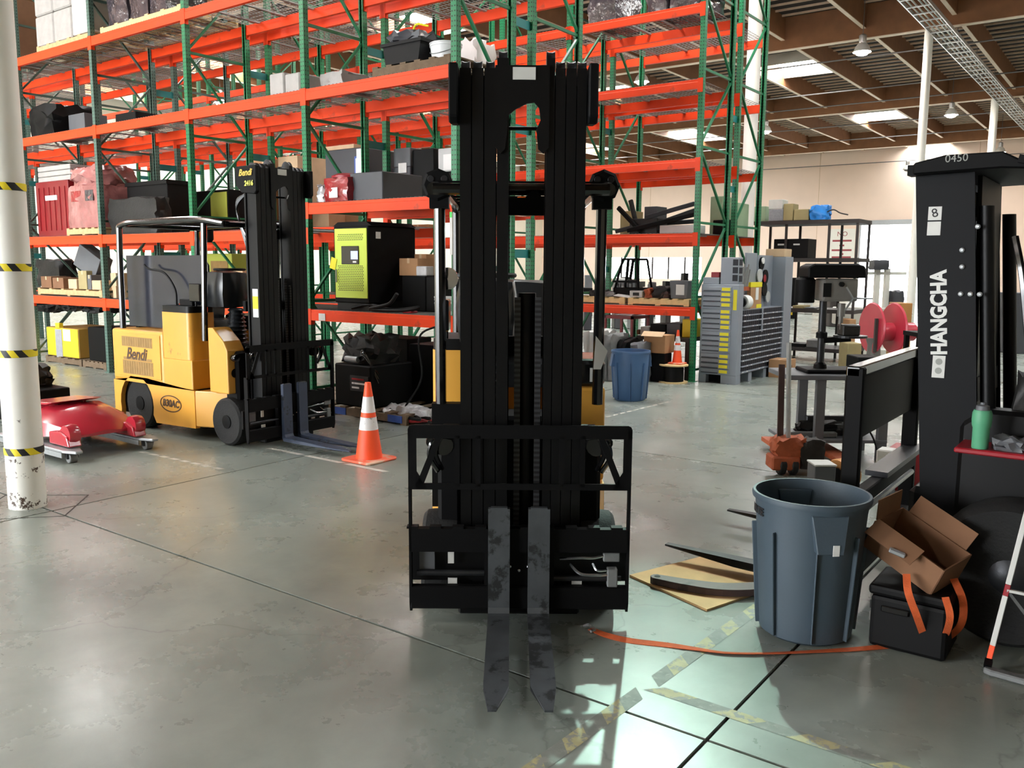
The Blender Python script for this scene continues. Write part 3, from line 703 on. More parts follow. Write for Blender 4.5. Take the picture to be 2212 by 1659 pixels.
    for s in (-1, 1):
        lb.prism([(s*.495,.715),(s*.405,.935),(s*.375,.935),(s*.465,.70)], 0, .012, 'xz')
        lb.prism([(s*.535,.98),(s*.529,.994),(s*.515,1.0),(s*.515,.935),(s*.535,.935)], 0, .012, 'xz')
        lb.prism([(s*.5,.685),(s*.5,.78),(s*.44,.685)], 0, .012, 'xz')
        lb.box(s*.2-.012,s*.2+.012,0,.012,.7,.95); lb.box(s*.3-.012,s*.3+.012,0,.012,.7,.95)
    pt(lb, 'load_backrest', 'black_satin', t)
    # forks
    for x in (-.098, .094):
        b = MB(); w = .052
        b.prism([(0,.60),(-.035,.60),(-.04,.11),(-.05,.085),(-.07,.08),(-.74,.064),(-.92,.058),(-.92,.05),(-.74,.045),(-.3,.04),(-.02,.04),(0,.07)], x-w, x+w, 'yz')
        f = pt(b, 'fork', forkmat, t)
        me = f.data                                              # taper the tip in plan
        for v in me.vertices:
            if v.co.y < -.9: v.co.x = x+(v.co.x-x)*.32+(-.012 if x < 0 else .016)
        pt(MB().box(x-w+.012,x+w-.012,-.033,-.004,.6,.606), 'fork_cap', 'fork_steel', f)
    # hydraulics on the carriage
    for s in (-1, 1):
        h = pt(MB().lathe([(.0,-.02),(.05,-.02),(.055,.0),(.05,.04),(.03,.05)], 14, (s*.375,.12,.88), 'y'), 'hydraulic_swivel', 'black_gloss', t, smooth=True)
        pt(MB().tube(bez([(s*.36,.10,.93),(s*.42,.06,.91),(s*.44,.08,.83),(s*.40,.1,.75)], 6), .012, 6), 'hose', 'black_gloss', t, smooth=True)
        pt(MB().tube(bez([(s*.33,.10,.92),(s*.38,.05,.93),(s*.41,.07,.85),(s*.38,.1,.76)], 6), .012, 6), 'hose', 'black_gloss', t, smooth=True)
    pt(MB().tube([(-.5,.03,.26),(-.17,.03,.26)], .014, 8), 'slide_rod', 'dark_steel', t, smooth=True); pt(MB().tube([(.17,.03,.235),(.5,.03,.235)], .014, 8), 'slide_rod', 'dark_steel', t, smooth=True)
    pt(MB().box(.43,.48,.0,.05,.2,.29).box(.41,.49,.01,.05,.325,.37), 'valve_block', 'grey_cast', t, bevel=.004)
    pt(MB().tube(bez([(.2,.04,.33),(.3,.01,.345),(.36,.01,.345),(.42,.02,.355)], 6), .007, 6).tube(bez([(.25,.05,.30),(.3,.01,.265),(.38,.0,.262),(.43,.01,.262)], 6), .008, 6).tube(bez([(.36,.03,.31),(.38,.0,.285),(.43,.01,.282)], 5), .006, 6), 'brake_line', 'bright_steel', t, smooth=True)
    pt(MB().box(-.49,-.415,.05,.055,.27,.36), 'cover_plate', 'grey_box', t); pt(MB().box(-.35,-.32,.05,.056,.30,.36), 'tag', 'white_plate', t); pt(MB().box(-.35,-.305,.05,.056,.19,.225), 'tag', 'white_plate', t); pt(MB().box(.26,.31,.05,.056,.19,.235), 'tag', 'white_plate', t)
    # drive axle
    pt(MB().box(-.3,.3,.06,.34,.035,.10), 'low_black_block', 'black_paint', t, bevel=.01)  # low black block filling the dark area below the mast
    pt(MB().box(-.33,.33,.34,.56,.1,.62), 'axle_housing', 'black_paint', t, bevel=.02)
    for s in (-1, 1):
        pt(MB().box(min(s*.3,s*.42),max(s*.3,s*.42),.3,.5,.36,.92), 'steer_housing', 'black_satin', t, bevel=.02)
        pt(MB().lathe([(.0,-.03),(.035,-.03),(.04,.0),(.03,.04)], 14, (s*.44,.3,.86), 'y'), 'work_light', 'black_gloss', t, smooth=True)
        wheel(t, s*.40, .40, .235, .235, .2, sx=s)
def truck(name, label, loc, rotz, forkmat, main):
    t = thing(name, label, 'forklift', loc, rotz)
    mast_unit(t, forkmat, not main)
    YB = 'bendi_yellow'; HW = .50 if main else .53
    # chassis skirt with wheel arch
    yw, zw, ra = 1.92, .26, .32
    for s in (-1, 1):
        pr = [(.86,.12),(.86,.5),(2.36,.5),(2.36,.08)]+[(yw+.33,.08)]+[(yw+ra*math.cos(a), zw+ra*math.sin(a)*.98) for a in [PI*k/12 for k in range(-1,14)]]+[(yw-.36,.10)]
        pt(MB().prism(pr, min(s*(HW-.05),s*HW), max(s*(HW-.05),s*HW), 'yz'), 'chassis_skirt', YB, t)
        wheel(t, s*(HW-.13), yw, .27, .27, .2, sx=s)
    pt(MB().box(-HW+.06,HW-.06,.9,2.34,.14,.5), 'chassis', 'black_paint', t)
    pt(MB().prism([(-.34,.32),(.34,.32),(HW,.86),(-HW,.86)], .14, .5, 'xy'), 'step_floor', YB, t, bevel=.01)
    # battery compartment and rear counterweight
    pt(MB().box(-HW,HW,1.38,2.36,.505,1.06), 'battery_compartment', YB, t, bevel=.03, seg=2)
    pt(MB().box(-HW+.03,HW-.03,2.28,2.42,.2,1.0), 'counterweight', YB, t, bevel=.04, seg=2)
    sd = pt(MB().box(-HW-.008,-HW,1.42,2.24,.56,1.02), 'side_panel', YB, t, bevel=.003)
    for z0, z1 in ((.88,.985),(.585,.73)):
        pt(MB().box(-HW-.0095,-HW-.007,1.56,2.14,z0,z1), 'vent_area', 'bendi_shade', sd)
        vn = MB()
        for k in range(12): vn.box(-HW-.011,-HW-.009,1.58+.046*k,1.60+.046*k,z0+.01,z1-.01)
        pt(vn, 'vent_slots', 'bendi_shade', sd)
    text('lettering', 'Bendi', .17, 'brown_letter', t, frame((-HW-.0105, 1.87, .80), (0,-1,0), (0,0,1)), shear=.3, bold=.004)
    pt(MB().box(-HW-.0105,-HW-.009,1.58,2.12,.735,.765), 'faded_print', 'bendi_shade', t)
    ov = [(1.28+.19*math.cos(a), .33+.088*math.sin(a)) for a in [2*PI*k/28 for k in range(28)]]; ov2 = [(1.28+.178*math.cos(a), .33+.077*math.sin(a)) for a in [2*PI*k/28 for k in range(28)]]
    pt(MB().ring(ov, ov2, -HW-.004, -HW, 'yz'), 'badge_ring', 'brown_letter', t)
    text('lettering', 'B30AC', .10, 'brown_letter', t, frame((-HW-.003, 1.28, .33), (0,-1,0), (0,0,1)), shear=.2, bold=.004)
    # operator side: lower box, tower with black cap, front cowl
    pt(MB().box(-HW,-.2,.88,1.385,.505,.80), 'side_box', YB, t, bevel=.012, seg=2)
    pt(MB().prism(rrect(-HW,-.22,.90,1.40,.05,4), .80, 1.27, 'xy'), 'cowl_tower', YB, t, smooth=True)
    pt(MB().prism(rrect(-HW+.004,-.224,.904,1.396,.05,4), 1.27, 1.335, 'xy'), 'tower_cap', 'black_paint', t, smooth=True)
    pt(MB().box(.22,HW,.9,1.385,.505,1.06), 'side_box', YB, t, bevel=.02, seg=2)
    pt(MB().box(.2,HW,.92,1.36,1.06,1.22), 'control_box', 'black_gloss', t, bevel=.03, seg=2)
    pt(MB().box(HW-.09,HW-.02,.914,.92,1.09,1.17), 'label', 'white_plate', t)
    fc = [(.34,.51),(.34,.93),(.40,1.02),(.56,1.14),(.64,1.14),(.64,.51)]
    for s in ((-1, 1) if not main else ()):
        c = pt(MB().prism(fc, min(s*.30,s*(HW-.03)), max(s*.30,s*(HW-.03)), 'yz'), 'front_cowl', YB, t, bevel=.012, seg=2)
        pt(MB().lathe([(.0,0),(.04,0),(.045,.004)], 16, (s*.42,.339,.71), 'y', M=Matrix.Diagonal((1,-1,1))), 'cowl_port', 'black_satin', c)
    pt(MB().box(-.3,.3,.36,.62,.5,.98), 'dash', 'black_satin', t, bevel=.02)
    # seat, steering column with bellows, panel behind
    pt(MB().blob(-.24,.24,1.0,1.42,1.04,1.18,4,.004,3,.25), 'seat_cushion', 'seat_vinyl', t, smooth=True, ang=60)
    pt(MB().blob(-.23,.23,1.36,1.52,1.15,1.66,5,.004,4,.35), 'seat_back', 'seat_vinyl', t, smooth=True, ang=60)
    bl = []; z = .98
    for k in range(9): bl += [(.115-.004*k, z), (.09-.004*k, z+.02)]; z += .04
    pt(MB().lathe(bl, 20, (-.18,.62,0)), 'bellows', 'seat_vinyl', t, smooth=True, ang=80)
    pt(MB().blob(-.34,-.02,.60,.96,1.32,1.68,5,.004,5,.45), 'steering_pod', 'seat_vinyl', t, smooth=True, ang=60)
    pt(MB().tube([(-.18+.15*math.cos(a), .70+.13*math.sin(a), 1.70) for a in [2*PI*k/24 for k in range(24)]], .013, 8, closed=True), 'steering_wheel', 'black_plastic', t, smooth=True)
    pt(MB().box(-.44,-.40,.84,1.02,1.38,1.56), 'display', 'black_gloss', t, bevel=.008); pt(MB().tube([(-.42,.93,1.33),(-.42,.93,1.4)], .012, 6), 'display_arm', 'black_plastic', t)
    if not main:
        pt(MB().prism([(.86,1.345),(1.41,1.345),(1.41,1.075),(2.36,1.075),(2.36,1.84),(.95,1.84),(.86,1.74)], -.315, -.30, 'yz'), 'smoked_panel', 'smoke_panel', t)
        pt(MB().box(-.3,.3,2.2,2.26,1.0,1.14), 'hinge_rail', 'black_satin', t)
        pt(MB().tube(bez([(-.4,1.30,1.33),(-.4,1.32,1.5),(-.4,1.5,1.66),(-.4,1.78,1.70),(-.4,1.86,1.74)], 8), .012, 6), 'gooseneck', 'black_plastic', t, smooth=True)
        pt(MB().box(-.42,-.36,1.0,1.22,1.335,1.40), 'latch_block', 'black_satin', t, bevel=.005)
    # overhead guard
    gz = 2.16; lx = HW-.06
    for s in (-1, 1):
        pt(MB().tube(bez([(s*lx,2.22,1.05),(s*lx,2.2,2.0),(s*lx,2.12,gz),(s*lx,1.6,gz+.02),(s*lx,.8,gz+.02),(s*lx,.35,gz-.03)], 6), .032, 10), 'guard_rail', 'black_gloss', t, smooth=True)
        fx = s*(.44 if not main else .43)
        pt(MB().tube([(fx,.78 if not main else .66,1.0),(fx,.72 if not main else .62,gz)], .03, 10), 'guard_post', 'black_gloss', t, smooth=True)
    pt(MB().tube([(-lx,.36,gz-.03),(lx,.36,gz-.03)], .03, 10), 'guard_cross_tube', 'black_gloss', t, smooth=True); pt(MB().tube([(-lx,2.12,gz),(lx,2.12,gz)], .03, 10), 'guard_cross_tube', 'black_gloss', t, smooth=True)
    for k in range(7): y = .55+.24*k; pt(MB().bar((-lx,y,gz+.02),(lx,y,gz+.02),.05,.012), 'guard_slat', 'black_satin', t)
    if main:
        for s in (-1, 1):
            lp = pt(MB().lathe([(.06,.05),(.085,.02),(.085,-.02),(.07,-.032)], 8, (s*.435,.6,2.17), 'y'), 'work_lamp', 'black_satin', t)
            for a, b in ((0,0),(.035,.03),(-.035,.03),(.035,-.03),(-.035,-.03)): pt(MB().lathe([(.018,-.034),(.016,-.036)], 10, (s*.435+a,.6,2.17+b), 'y'), 'lamp_lens', 'dark_steel', lp)
            pt(MB().box(s*.43-.05,s*.43+.05,.58,.66,2.05,2.12), 'lamp_bracket', 'black_satin', t)
        pt(MB().lathe([(.05,0),(.05,.09),(.035,.11)], 16, (.02,1.1,2.04)), 'strobe_beacon', 'orange_lens', t, smooth=True)
        pt(MB().prism([(.40,1.20),(.44,1.20),(.475,1.30),(.41,1.38)], .60, .605, 'xz'), 'mirror', 'white_plate', t)
        pt(MB().lathe([(0,0),(.06,.002),(.062,.02)], 18, (-.40,.74,1.68), 'y'), 'mirror', 'mirror', t, smooth=True)
        pt(MB().box(-HW+.02,-.3,.64,.72,.42,1.0), 'front_fender', 'black_satin', t)
        pt(MB().box(.2,.3,.33,.338,1.24,1.30), 'hydraulic_fitting', 'galv', t)
    else:
        text('lettering', 'Bendi', .085, 'gold_letter', t, frame((-.345, .18, 2.60), (0,-1,0), (0,0,1)), shear=.3, bold=.002)
        text('lettering', '2416', .065, 'lime_letter', t, frame((-.345, .13, 2.50), (0,-1,0), (0,0,1)), shear=.1, bold=.002)
        pt(MB().box(-.2905,-.2895,.12,.20,1.25,1.52), 'warning_label', 'paper', t); pt(MB().box(-.2915,-.29,.12,.20,1.33,1.45), 'warning_label', 'label_yellow', t)
        for k in range(3): pt(MB().tube(bez([(-.25,.30,2.42),(-.28,.40,2.36-.02*k),(-.26,.42,2.2),(-.22,.34,2.0-.06*k)], 6), .012, 6), 'hose', 'black_gloss', t, smooth=True)
        # rotating amber beacon hanging under the guard, ribbed hose pack
        pt(MB().lathe([(.05,0),(.05,-.1),(.03,-.13)], 12, (-.2,1.0,2.1)), 'speaker', 'black_plastic', t, smooth=True)
        pt(MB().box(.1,.18,.12,.16,.95,1.55), 'hose_pack', 'helix', t, bevel=.01)
    return t
main = truck('forklift', 'black mast forklift with yellow body facing straight on, forks lowered', FH*4.05+RH*.04, HEAD, 'fork_steel', True)
bendi = truck('forklift', 'yellow narrow aisle forklift parked in front of the orange rack', (-6.75, 5.50, 0), PI/2, 'fork_blue', False)
# ------------------------------------------------------------------ dark counterbalance forklift on the right (faces -x)
hg = thing('forklift', 'dark forklift with white lettering up its mast beside the grey bin', 'forklift', (-.7, 5.1, 0))
def hp(b, name, mat='black_paint', par=None, **k): return b.build(name, mat, par or hg, **k)
M('mast_navy', (6,7,11), .6, 0, .2, 4, spec=.2)
for y0, s in ((4.68,1), (5.46,-1)):
    ya, yb = (y0, y0+.10)
    hp(MB().prism([(-.91,ya),(-.65,ya),(-.65,ya+.02),(-.70,ya+.02),(-.70,yb),(-.87,yb),(-.87,ya+.02),(-.91,ya+.02)], .12, 2.26, 'xy'), 'mast_rail', 'mast_navy')
    hp(MB().box(-.87,-.69,ya+.03 if s > 0 else ya-.06,yb+.06 if s > 0 else yb-.03,.2,2.22), 'mast_rail', 'black_paint')
    hp(MB().tube([(-.61,ya+.07,.4),(-.61,ya+.07,2.05)], .035, 14), 'lift_cylinder', 'black_paint', smooth=True)
for z in (.35, 1.1, 2.0): hp(MB().box(-.72,-.66,4.78,5.5,z,z+.12), 'mast_crossmember', 'black_satin')
for o in list(hg.children):        # the mast leans forward a few degrees
    if o.name.split('.')[0] in ('mast_rail','lift_cylinder','mast_crossmember'):
        for v in o.data.vertices: v.co.x -= (v.co.z-1.0)*.076
hp(MB().prism([(-1.0,2.20),(-1.0,2.255),(-.86,2.285),(-.62,2.285),(-.52,2.23),(-.50,2.20),(-.62,2.21)], 4.60, 5.6, 'xz'), 'mast_top_plate', 'black_satin', bevel=.008)
hp(MB().prism([(-.66,.3),(-.64,.3),(-.725,2.2),(-.745,2.2)], 4.8, 5.44, 'xz'), 'mast_centre_plate', 'black_paint')
hp(MB().box(-1.03,-.98,4.63,4.72,2.20,2.25), 'stop_block', 'black_satin')
hp(MB().bar((-.55,4.6,2.245),(.4,4.6,2.02),.09,.035), 'guard_rail', 'black_satin'); hp(MB().bar((-.55,5.6,2.245),(.4,5.6,2.02),.09,.035), 'guard_rail', 'black_satin')
M('stencil_grey', (150,152,146), .7, 0, .1); M('letter_white', (214,214,210), .6, 0, .05)
text('lettering', '0450', .05, 'stencil_grey', hg, frame((-.81+.7, 4.598-5.1, 2.265), (1,0,.03), (0,0,1)))
text('lettering', 'HANGCHA', .098, 'letter_white', hg, frame((-.85+.7, 4.678-5.1, 1.535), (-.073,0,1), (-1,0,-.073)), bold=.004, width=.84)
for k, (xa, xb, za, zb) in enumerate(((-.932,-.872,1.985,2.05),(-.932,-.872,1.912,1.978),(-.865,-.808,1.215,1.325))):
    hp(MB().box(xa,xb,4.677,4.68,za,zb), 'sticker', 'white_plate')
text('symbol', '8', .06, 'ink', hg, frame((-.902+.7, 4.6765-5.1, 2.018), (1,0,.3), (-.3,0,1)))
for z in (1.25,1.295): hp(MB().lathe([(.016,0),(.016,-.001),(.012,-.0012)], 14, (-.836,4.677,z), 'y'), 'icon', 'stencil_grey')
for x, z in ((-.71,1.95),(-.77,1.84),(-.765,1.76),(-.72,1.63),(-.762,1.63),(-.68,1.63)): hp(MB().lathe([(.012,0),(.012,-.008),(.006,-.011)], 8, (x,4.68,z), 'y'), 'bolt', 'galv')
# carriage, backrest, forks
for z0, z1 in ((.14,.26),(.52,.60)): hp(MB().box(-1.2,-1.13,4.5,5.8,z0,z1), 'carriage_bar', 'black_satin', bevel=.006)
hp(MB().box(-1.23,-1.11,5.0,5.95,.60,.63), 'carriage_top', 'dark_steel')
for y in (4.56, 5.9): hp(MB().box(-1.245,-1.155,y,y+.05,.2,1.25), 'backrest_post', 'black_satin', bevel=.008)
hp(MB().box(-1.245,-1.175,4.56,5.95,1.20,1.255), 'backrest_top', 'black_gloss', bevel=.006)
hp(MB().box(-1.215,-1.195,4.6,5.9,.86,1.19), 'backrest_plate', 'black_satin')
for k in range(6): hp(MB().box(-1.225,-1.215,4.75+.2*k,4.85+.2*k,.855,.868), 'rivet_strip', 'dark_steel')
hp(MB().tube([(-1.17,4.6,.46),(-1.17,5.9,.46)], .018, 8), 'shaft_rod', 'galv', smooth=True)
for y in (4.62, 5.56):
    f = MB().prism([(-1.2,.62),(-1.245,.62),(-1.25,.12),(-1.27,.10),(-2.25,.098),(-2.25,.088),(-1.8,.062),(-1.22,.05),(-1.2,.07)], y-.06, y+.06, 'xz')
    fo = hp(f, 'fork', 'dark_steel')
    for v in fo.data.vertices:
        if v.co.x+hg.location.x < -2.2: v.co.y = (y-5.1)+(v.co.y-(y-5.1))*.35
# axle, body
hp(MB().box(-.96,-.1,4.8,5.5,.12,.62), 'axle_housing', 'black_paint', bevel=.03)
hp(MB().box(-.62,.9,4.85,5.55,.3,.95), 'body', 'black_satin', bevel=.04)
hp(MB().prism([(-.72,.30),(-.72,1.0),(-.62,1.08),(-.3,1.08),(-.3,.62)], 4.66, 4.8, 'xz'), 'fender', 'black_paint', bevel=.02)
hp(MB().box(-.7,.3,4.42,4.9,.90,.925), 'step_tray', 'red_paint', bevel=.006)
hp(MB().tube([(-.42,4.9,.9),(-.36,4.9,1.5),(-.30,4.9,2.1)], .03, 8), 'guard_post', 'black_paint', smooth=True)
hp(MB().blob(-.5,-.28,4.75,4.95,.95,1.25,4,.03,8,.3), 'pump_motor', 'dark_grease', smooth=True, ang=60)
hp(MB().tube(bez([(-.42,4.72,1.3),(-.36,4.7,1.5),(-.34,4.72,1.36),(-.33,4.74,1.2)], 6), .014, 6), 'hose', 'black_gloss', smooth=True)
hp(MB().tube(bez([(-.55,4.66,1.9),(-.5,4.62,1.7),(-.44,4.64,1.3),(-.4,4.7,1.15)], 8), .016, 6), 'hose', 'black_gloss', smooth=True)
r = .34; yy = 4.56; xx = -.44; zz = .36
ty = hp(MB().lathe([(r*.66,-.11),(r*.92,-.12),(r,-.08),(r,.08),(r*.92,.12),(r*.66,.11)], 40, (xx,yy,zz-.02), 'y'), 'tyre', 'rubber', smooth=True)
hp(MB().lathe([(r*.66,-.11),(r*.63,-.1),(r*.60,-.06),(r*.40,-.05),(r*.36,-.09),(r*.30,-.1),(.02,-.1)], 32, (xx,yy,zz-.02), 'y', cap=False), 'rim', 'grey_cabinet', ty, smooth=True)
for k in range(8): a = 2*PI*k/8+.3; hp(MB().lathe([(.013,-.05),(.013,-.075)], 6, (xx+math.cos(a)*r*.5, yy, zz-.02+math.sin(a)*r*.5), 'y'), 'lug_nut', 'galv', ty)
hp(MB().lathe([(r*.3,-.1),(r*.12,-.13),(.001,-.13)], 20, (xx,yy,zz-.02), 'y', cap=False), 'hub_cap', 'dark_steel', ty, smooth=True)
hp(MB().lathe([(r*.66,-.11),(r*.92,-.12),(r,-.08),(r,.08),(r*.92,.12),(r*.66,.11)], 40, (xx,5.62,zz-.02), 'y'), 'tyre', 'rubber', smooth=True)
for y in (4.66,5.5): hp(MB().lathe([(.14,-.09),(.23,-.1),(.25,-.06),(.25,.06),(.23,.1),(.14,.09)], 32, (1.02,y,.25), 'y'), 'rear_tyre', 'rubber', smooth=True)
hp(MB().prism([(.9,.25),(.9,1.05),(1.3,1.1),(1.55,.9),(1.6,.4),(1.45,.25)], 4.62, 5.58, 'xz'), 'counterweight', 'black_satin', bevel=.05, seg=2)
hp(MB().prism([(-.1,.95),(-.05,1.1),(.9,1.12),(.9,.95)], 4.86, 5.54, 'xz'), 'hood', 'black_satin', bevel=.02)
hp(MB().blob(.2,.65,4.95,5.45,1.12,1.26,4,.004,181,.25), 'seat_cushion', 'seat_vinyl', smooth=True, ang=60)
hp(MB().blob(.6,.76,4.96,5.44,1.2,1.72,5,.004,182,.3), 'seat_back', 'seat_vinyl', smooth=True, ang=60)
hp(MB().tube([(-.2,5.2,.95),(-.02,5.2,1.32)], .03, 10), 'steering_column', 'black_plastic', smooth=True)
hp(MB().tube([(.0+.06*math.cos(a), 5.2+.17*math.sin(a), 1.34+.13*math.cos(a)) for a in [2*PI*k/24 for k in range(24)]], .014, 8, closed=True), 'steering_wheel', 'black_plastic', smooth=True)
for y in (4.68,5.52): hp(MB().tube([(.95,y,1.05),(.85,y,1.98)], .03, 8), 'guard_post', 'black_gloss', smooth=True)
for k in range(5): hp(MB().bar((-.35+.28*k,4.62,2.2-.065*k),(-.35+.28*k,5.58,2.2-.065*k),.06,.015), 'guard_slat', 'black_satin')
hp(MB().bar((.38,4.6,2.025),(.9,4.6,1.98),.09,.035), 'guard_rail', 'black_satin'); hp(MB().bar((.38,5.6,2.025),(.9,5.6,1.98),.09,.035), 'guard_rail', 'black_satin')
# ------------------------------------------------------------------ grey bin in front of it
def brute(x, y, h, rt, rb, mat, label, word=None, rot=0):
    t = thing('trash_can', label, 'trash can', (x, y, 0))
    pr = [(rb*.9,0),(rb,.015),(rb+(rt-rb)*.75,h*.78),(rt*.955,h*.8),(rt*.985,h*.93),(rt*.99,h-.03),(rt*1.04,h-.028),(rt*1.05,h-.012),(rt*1.03,h),(rt*.985,h),(rt*.97,h-.02),(rt*.95,h*.8),(rb*.96,.03),(0.001,.03)]
    MB().lathe(pr, 48, (x,y,0), cap=False).build('bucket', mat, t, smooth=True, ang=50)
    for k in range(8):
        a = rot+2*PI*k/8; r0 = rb+.004; r1 = rb+(rt-rb)*.75+.006
        MB().bar((x+r0*math.cos(a), y+r0*math.sin(a), .02), (x+r1*math.cos(a), y+r1*math.sin(a), h*.77), .006, .03, up=(math.cos(a),math.sin(a),0)).build('rib', mat, t, bevel=.003)
    for k in (0, 1):
        a = rot+.2+PI*k; ca, sa = math.cos(a), math.sin(a); r1 = rt*.97
        b = MB(); tx, tyv = -sa, ca
        def hq(r_, u_, z_): return (x+r_*ca+tx*u_, y+r_*sa+tyv*u_, z_)
        for r_a, r_b in ((.0,.0),):
            vs = [hq(r1+.004,-.085,h*.93), hq(r1+.004,.085,h*.93), hq(r1+.03,.06,h*.68), hq(r1+.03,-.06,h*.68), hq(r1-.03,-.085,h*.93), hq(r1-.03,.085,h*.93), hq(r1-.02,.06,h*.68), hq(r1-.02,-.06,h*.68)]
            b.add(vs, [(0,1,2,3),(7,6,5,4),(0,4,5,1),(1,5,6,2),(2,6,7,3),(3,7,4,0)])
        b.build('handle', mat, t, bevel=.004)
    if word:
        a = math.radians(word[1]); rr = rt*.992+.001
        n = len(word[0])
        for i, ch in enumerate(word[0]):
            aa = a+(i-(n-1)/2)*.105; e = V((-math.sin(aa), math.cos(aa), 0))
            text('lettering', ch, .05, 'ink', t, frame((rr*math.cos(aa), rr*math.sin(aa), h*.875), e, (0,0,1)), bold=.002)
    return t
can = brute(-1.245, 4.10, .69, .262, .215, 'brute_grey', 'large slate grey plastic bin standing open before the dark forklift', ('BRUTE', -142), rot=-1.13)
MB().box(-.035,.005,-.3465,-.3445,.38,.44)
tg = V((math.cos(-.85), math.sin(-.85), 0))
MB().obox((-1.245+tg.x*.284, 4.10+tg.y*.284, .49), (.03,.003,.05), (0,0,-.85+PI/2)).build('sticker', 'paper', can)
bcan = brute(-5.52, 10.1, .66, .25, .205, 'brute_blue', 'blue plastic bin standing by the far rack end', rot=.5)
# plywood sheet with a curved steel arm
pw = MB(); pc = [fl(1360,1246), fl(1527,1321), fl(1700,1262), fl(1514,1206)]
pw.add([(p.x,p.y,0) for p in pc]+[(p.x,p.y,.012) for p in pc], [(3,2,1,0),(4,5,6,7),(0,1,5,4),(1,2,6,5),(2,3,7,6),(3,0,4,7)])
pw.build('plywood_sheet', 'plywood', origin=(pc[0].x,pc[0].y,0), label='square of scuffed plywood lying on the floor under a curved steel arm', cat='plywood')
ar = []; top = [fl(1420,1245,.05), fl(1480,1256,.05), fl(1560,1266,.05), fl(1640,1264,.05), fl(1720,1250,.05)]
cen = bez([(p.x,p.y,0) for p in top], 5); L = []; Rr = []
for i, p in enumerate(cen):
    d = (cen[min(i+1,len(cen)-1)]-cen[max(i-1,0)]).normalized(); n = V((-d.y,d.x,0)); w = .036+.018*min(1, i/8)
    L.append(p+n*w); Rr.append(p-n*w)
d0 = (cen[0]-cen[1]).normalized(); a0 = math.atan2(d0.y,d0.x); cap = [cen[0]+V((math.cos(a0+PI/2*t), math.sin(a0+PI/2*t),0))*.04 for t in (.8,.4,0,-.4,-.8)]
poly = [(p.x,p.y) for p in Rr]+[(p.x,p.y) for p in reversed(L)]
capL = [(p.x,p.y) for p in cap]
arm = thing('steel_link', 'curved brown steel arm with a round eye lying on plywood', 'steel part', (cen[0].x,cen[0].y,.012))
MB().prism(poly+([] if False else capL[::-1] if (V(capL[0]+(0,))-L[0]).length > (V(capL[-1]+(0,))-L[0]).length else capL), .012, .05, 'xy').build('arm', 'brown_steel', arm, bevel=.003)
MB().lathe([(.017,.0505),(.016,.0515)], 16, (cen[0].x,cen[0].y,0)).build('eye', 'black_satin', arm)
for k, (px, py) in enumerate(((1600,1284),(1613,1281))):
    p = fl(px,py,.012); MB().blob(p.x-.022,p.x+.022,p.y-.018,p.y+.018,.012,.04,3,.006,20+k,.4).build('rag', 'rag', origin=(p.x,p.y,.012), label='crumpled white rag scrap on the plywood beside the bin', cat='rag', group='rag scraps on the plywood', smooth=True)
# orange ratchet strap along the floor and over the carton
def ribbon(pts, w, name, mat, par, upf=None, n=8):
    c = bez(pts, n); b = MB(); vs = []; fs = []
    for i, p in enumerate(c):
        d = (c[min(i+1,len(c)-1)]-c[max(i-1,0)]).normalized(); u = V((0,0,1)) if upf is None else upf(i/len(c)); a = d.cross(u)
        a = a.normalized() if a.length > 1e-4 else V((1,0,0)); q = a.cross(d)*.0015
        vs += [p-a*w/2-q, p+a*w/2-q, p+a*w/2+q, p-a*w/2+q]
    for i in range(len(c)-1):
        for k in range(4): fs.append((4*i+k, 4*i+(k+1) % 4, 4*i+4+(k+1) % 4, 4*i+4+k))
    return b.add(vs, fs).build(name, mat, par, smooth=True)
st = thing('ratchet_strap', 'orange ratchet strap trailing across the floor to the brown carton', 'strap', (-2.05, 3.45, 0))
fp = [fl(a,b,.006) for a,b in ((1275,1358),(1310,1372),(1360,1384),(1440,1393),(1500,1401),(1570,1410),(1660,1411),(1760,1407),(1850,1402),(1940,1394),(2010,1388),(2040,1380))]
ribbon(fp, .034, 'webbing', 'strap_orange', st, lambda t: V((.0, -.35*math.sin(9*t), 1)))
def Q(px, py, y): return aty(px, py, y)
ribbon([Q(1958,1240,4.08), Q(1962,1280,4.02), Q(1980,1330,4.04), Q(1996,1375,4.12)], .032, 'webbing', 'strap_orange', st, lambda t: V((.2,-1,.2)))
ribbon([Q(2042,1290,4.1), Q(2052,1330,4.06), Q(2045,1365,4.1), Q(2035,1382,4.2)], .03, 'webbing', 'strap_orange', st, lambda t: V((.4,-1,.1)))
ribbon([Q(2060,1250,4.25), Q(2080,1300,4.2), Q(2075,1350,4.2), Q(2040,1384,4.25)], .034, 'webbing', 'strap_orange', st, lambda t: V((.6,-1,.1)))
MB().tube(bez([fl(1262,1352,.01), fl(1272,1350,.05), fl(1285,1360,.012), fl(1276,1364,.01)], 5), .007, 6).build('hook', 'galv', st, smooth=True)
MB().obox(Q(1938,1194,4.06), (.07,.03,.02), (0,.3,.2)).build('ratchet_buckle', 'galv', st, bevel=.004)
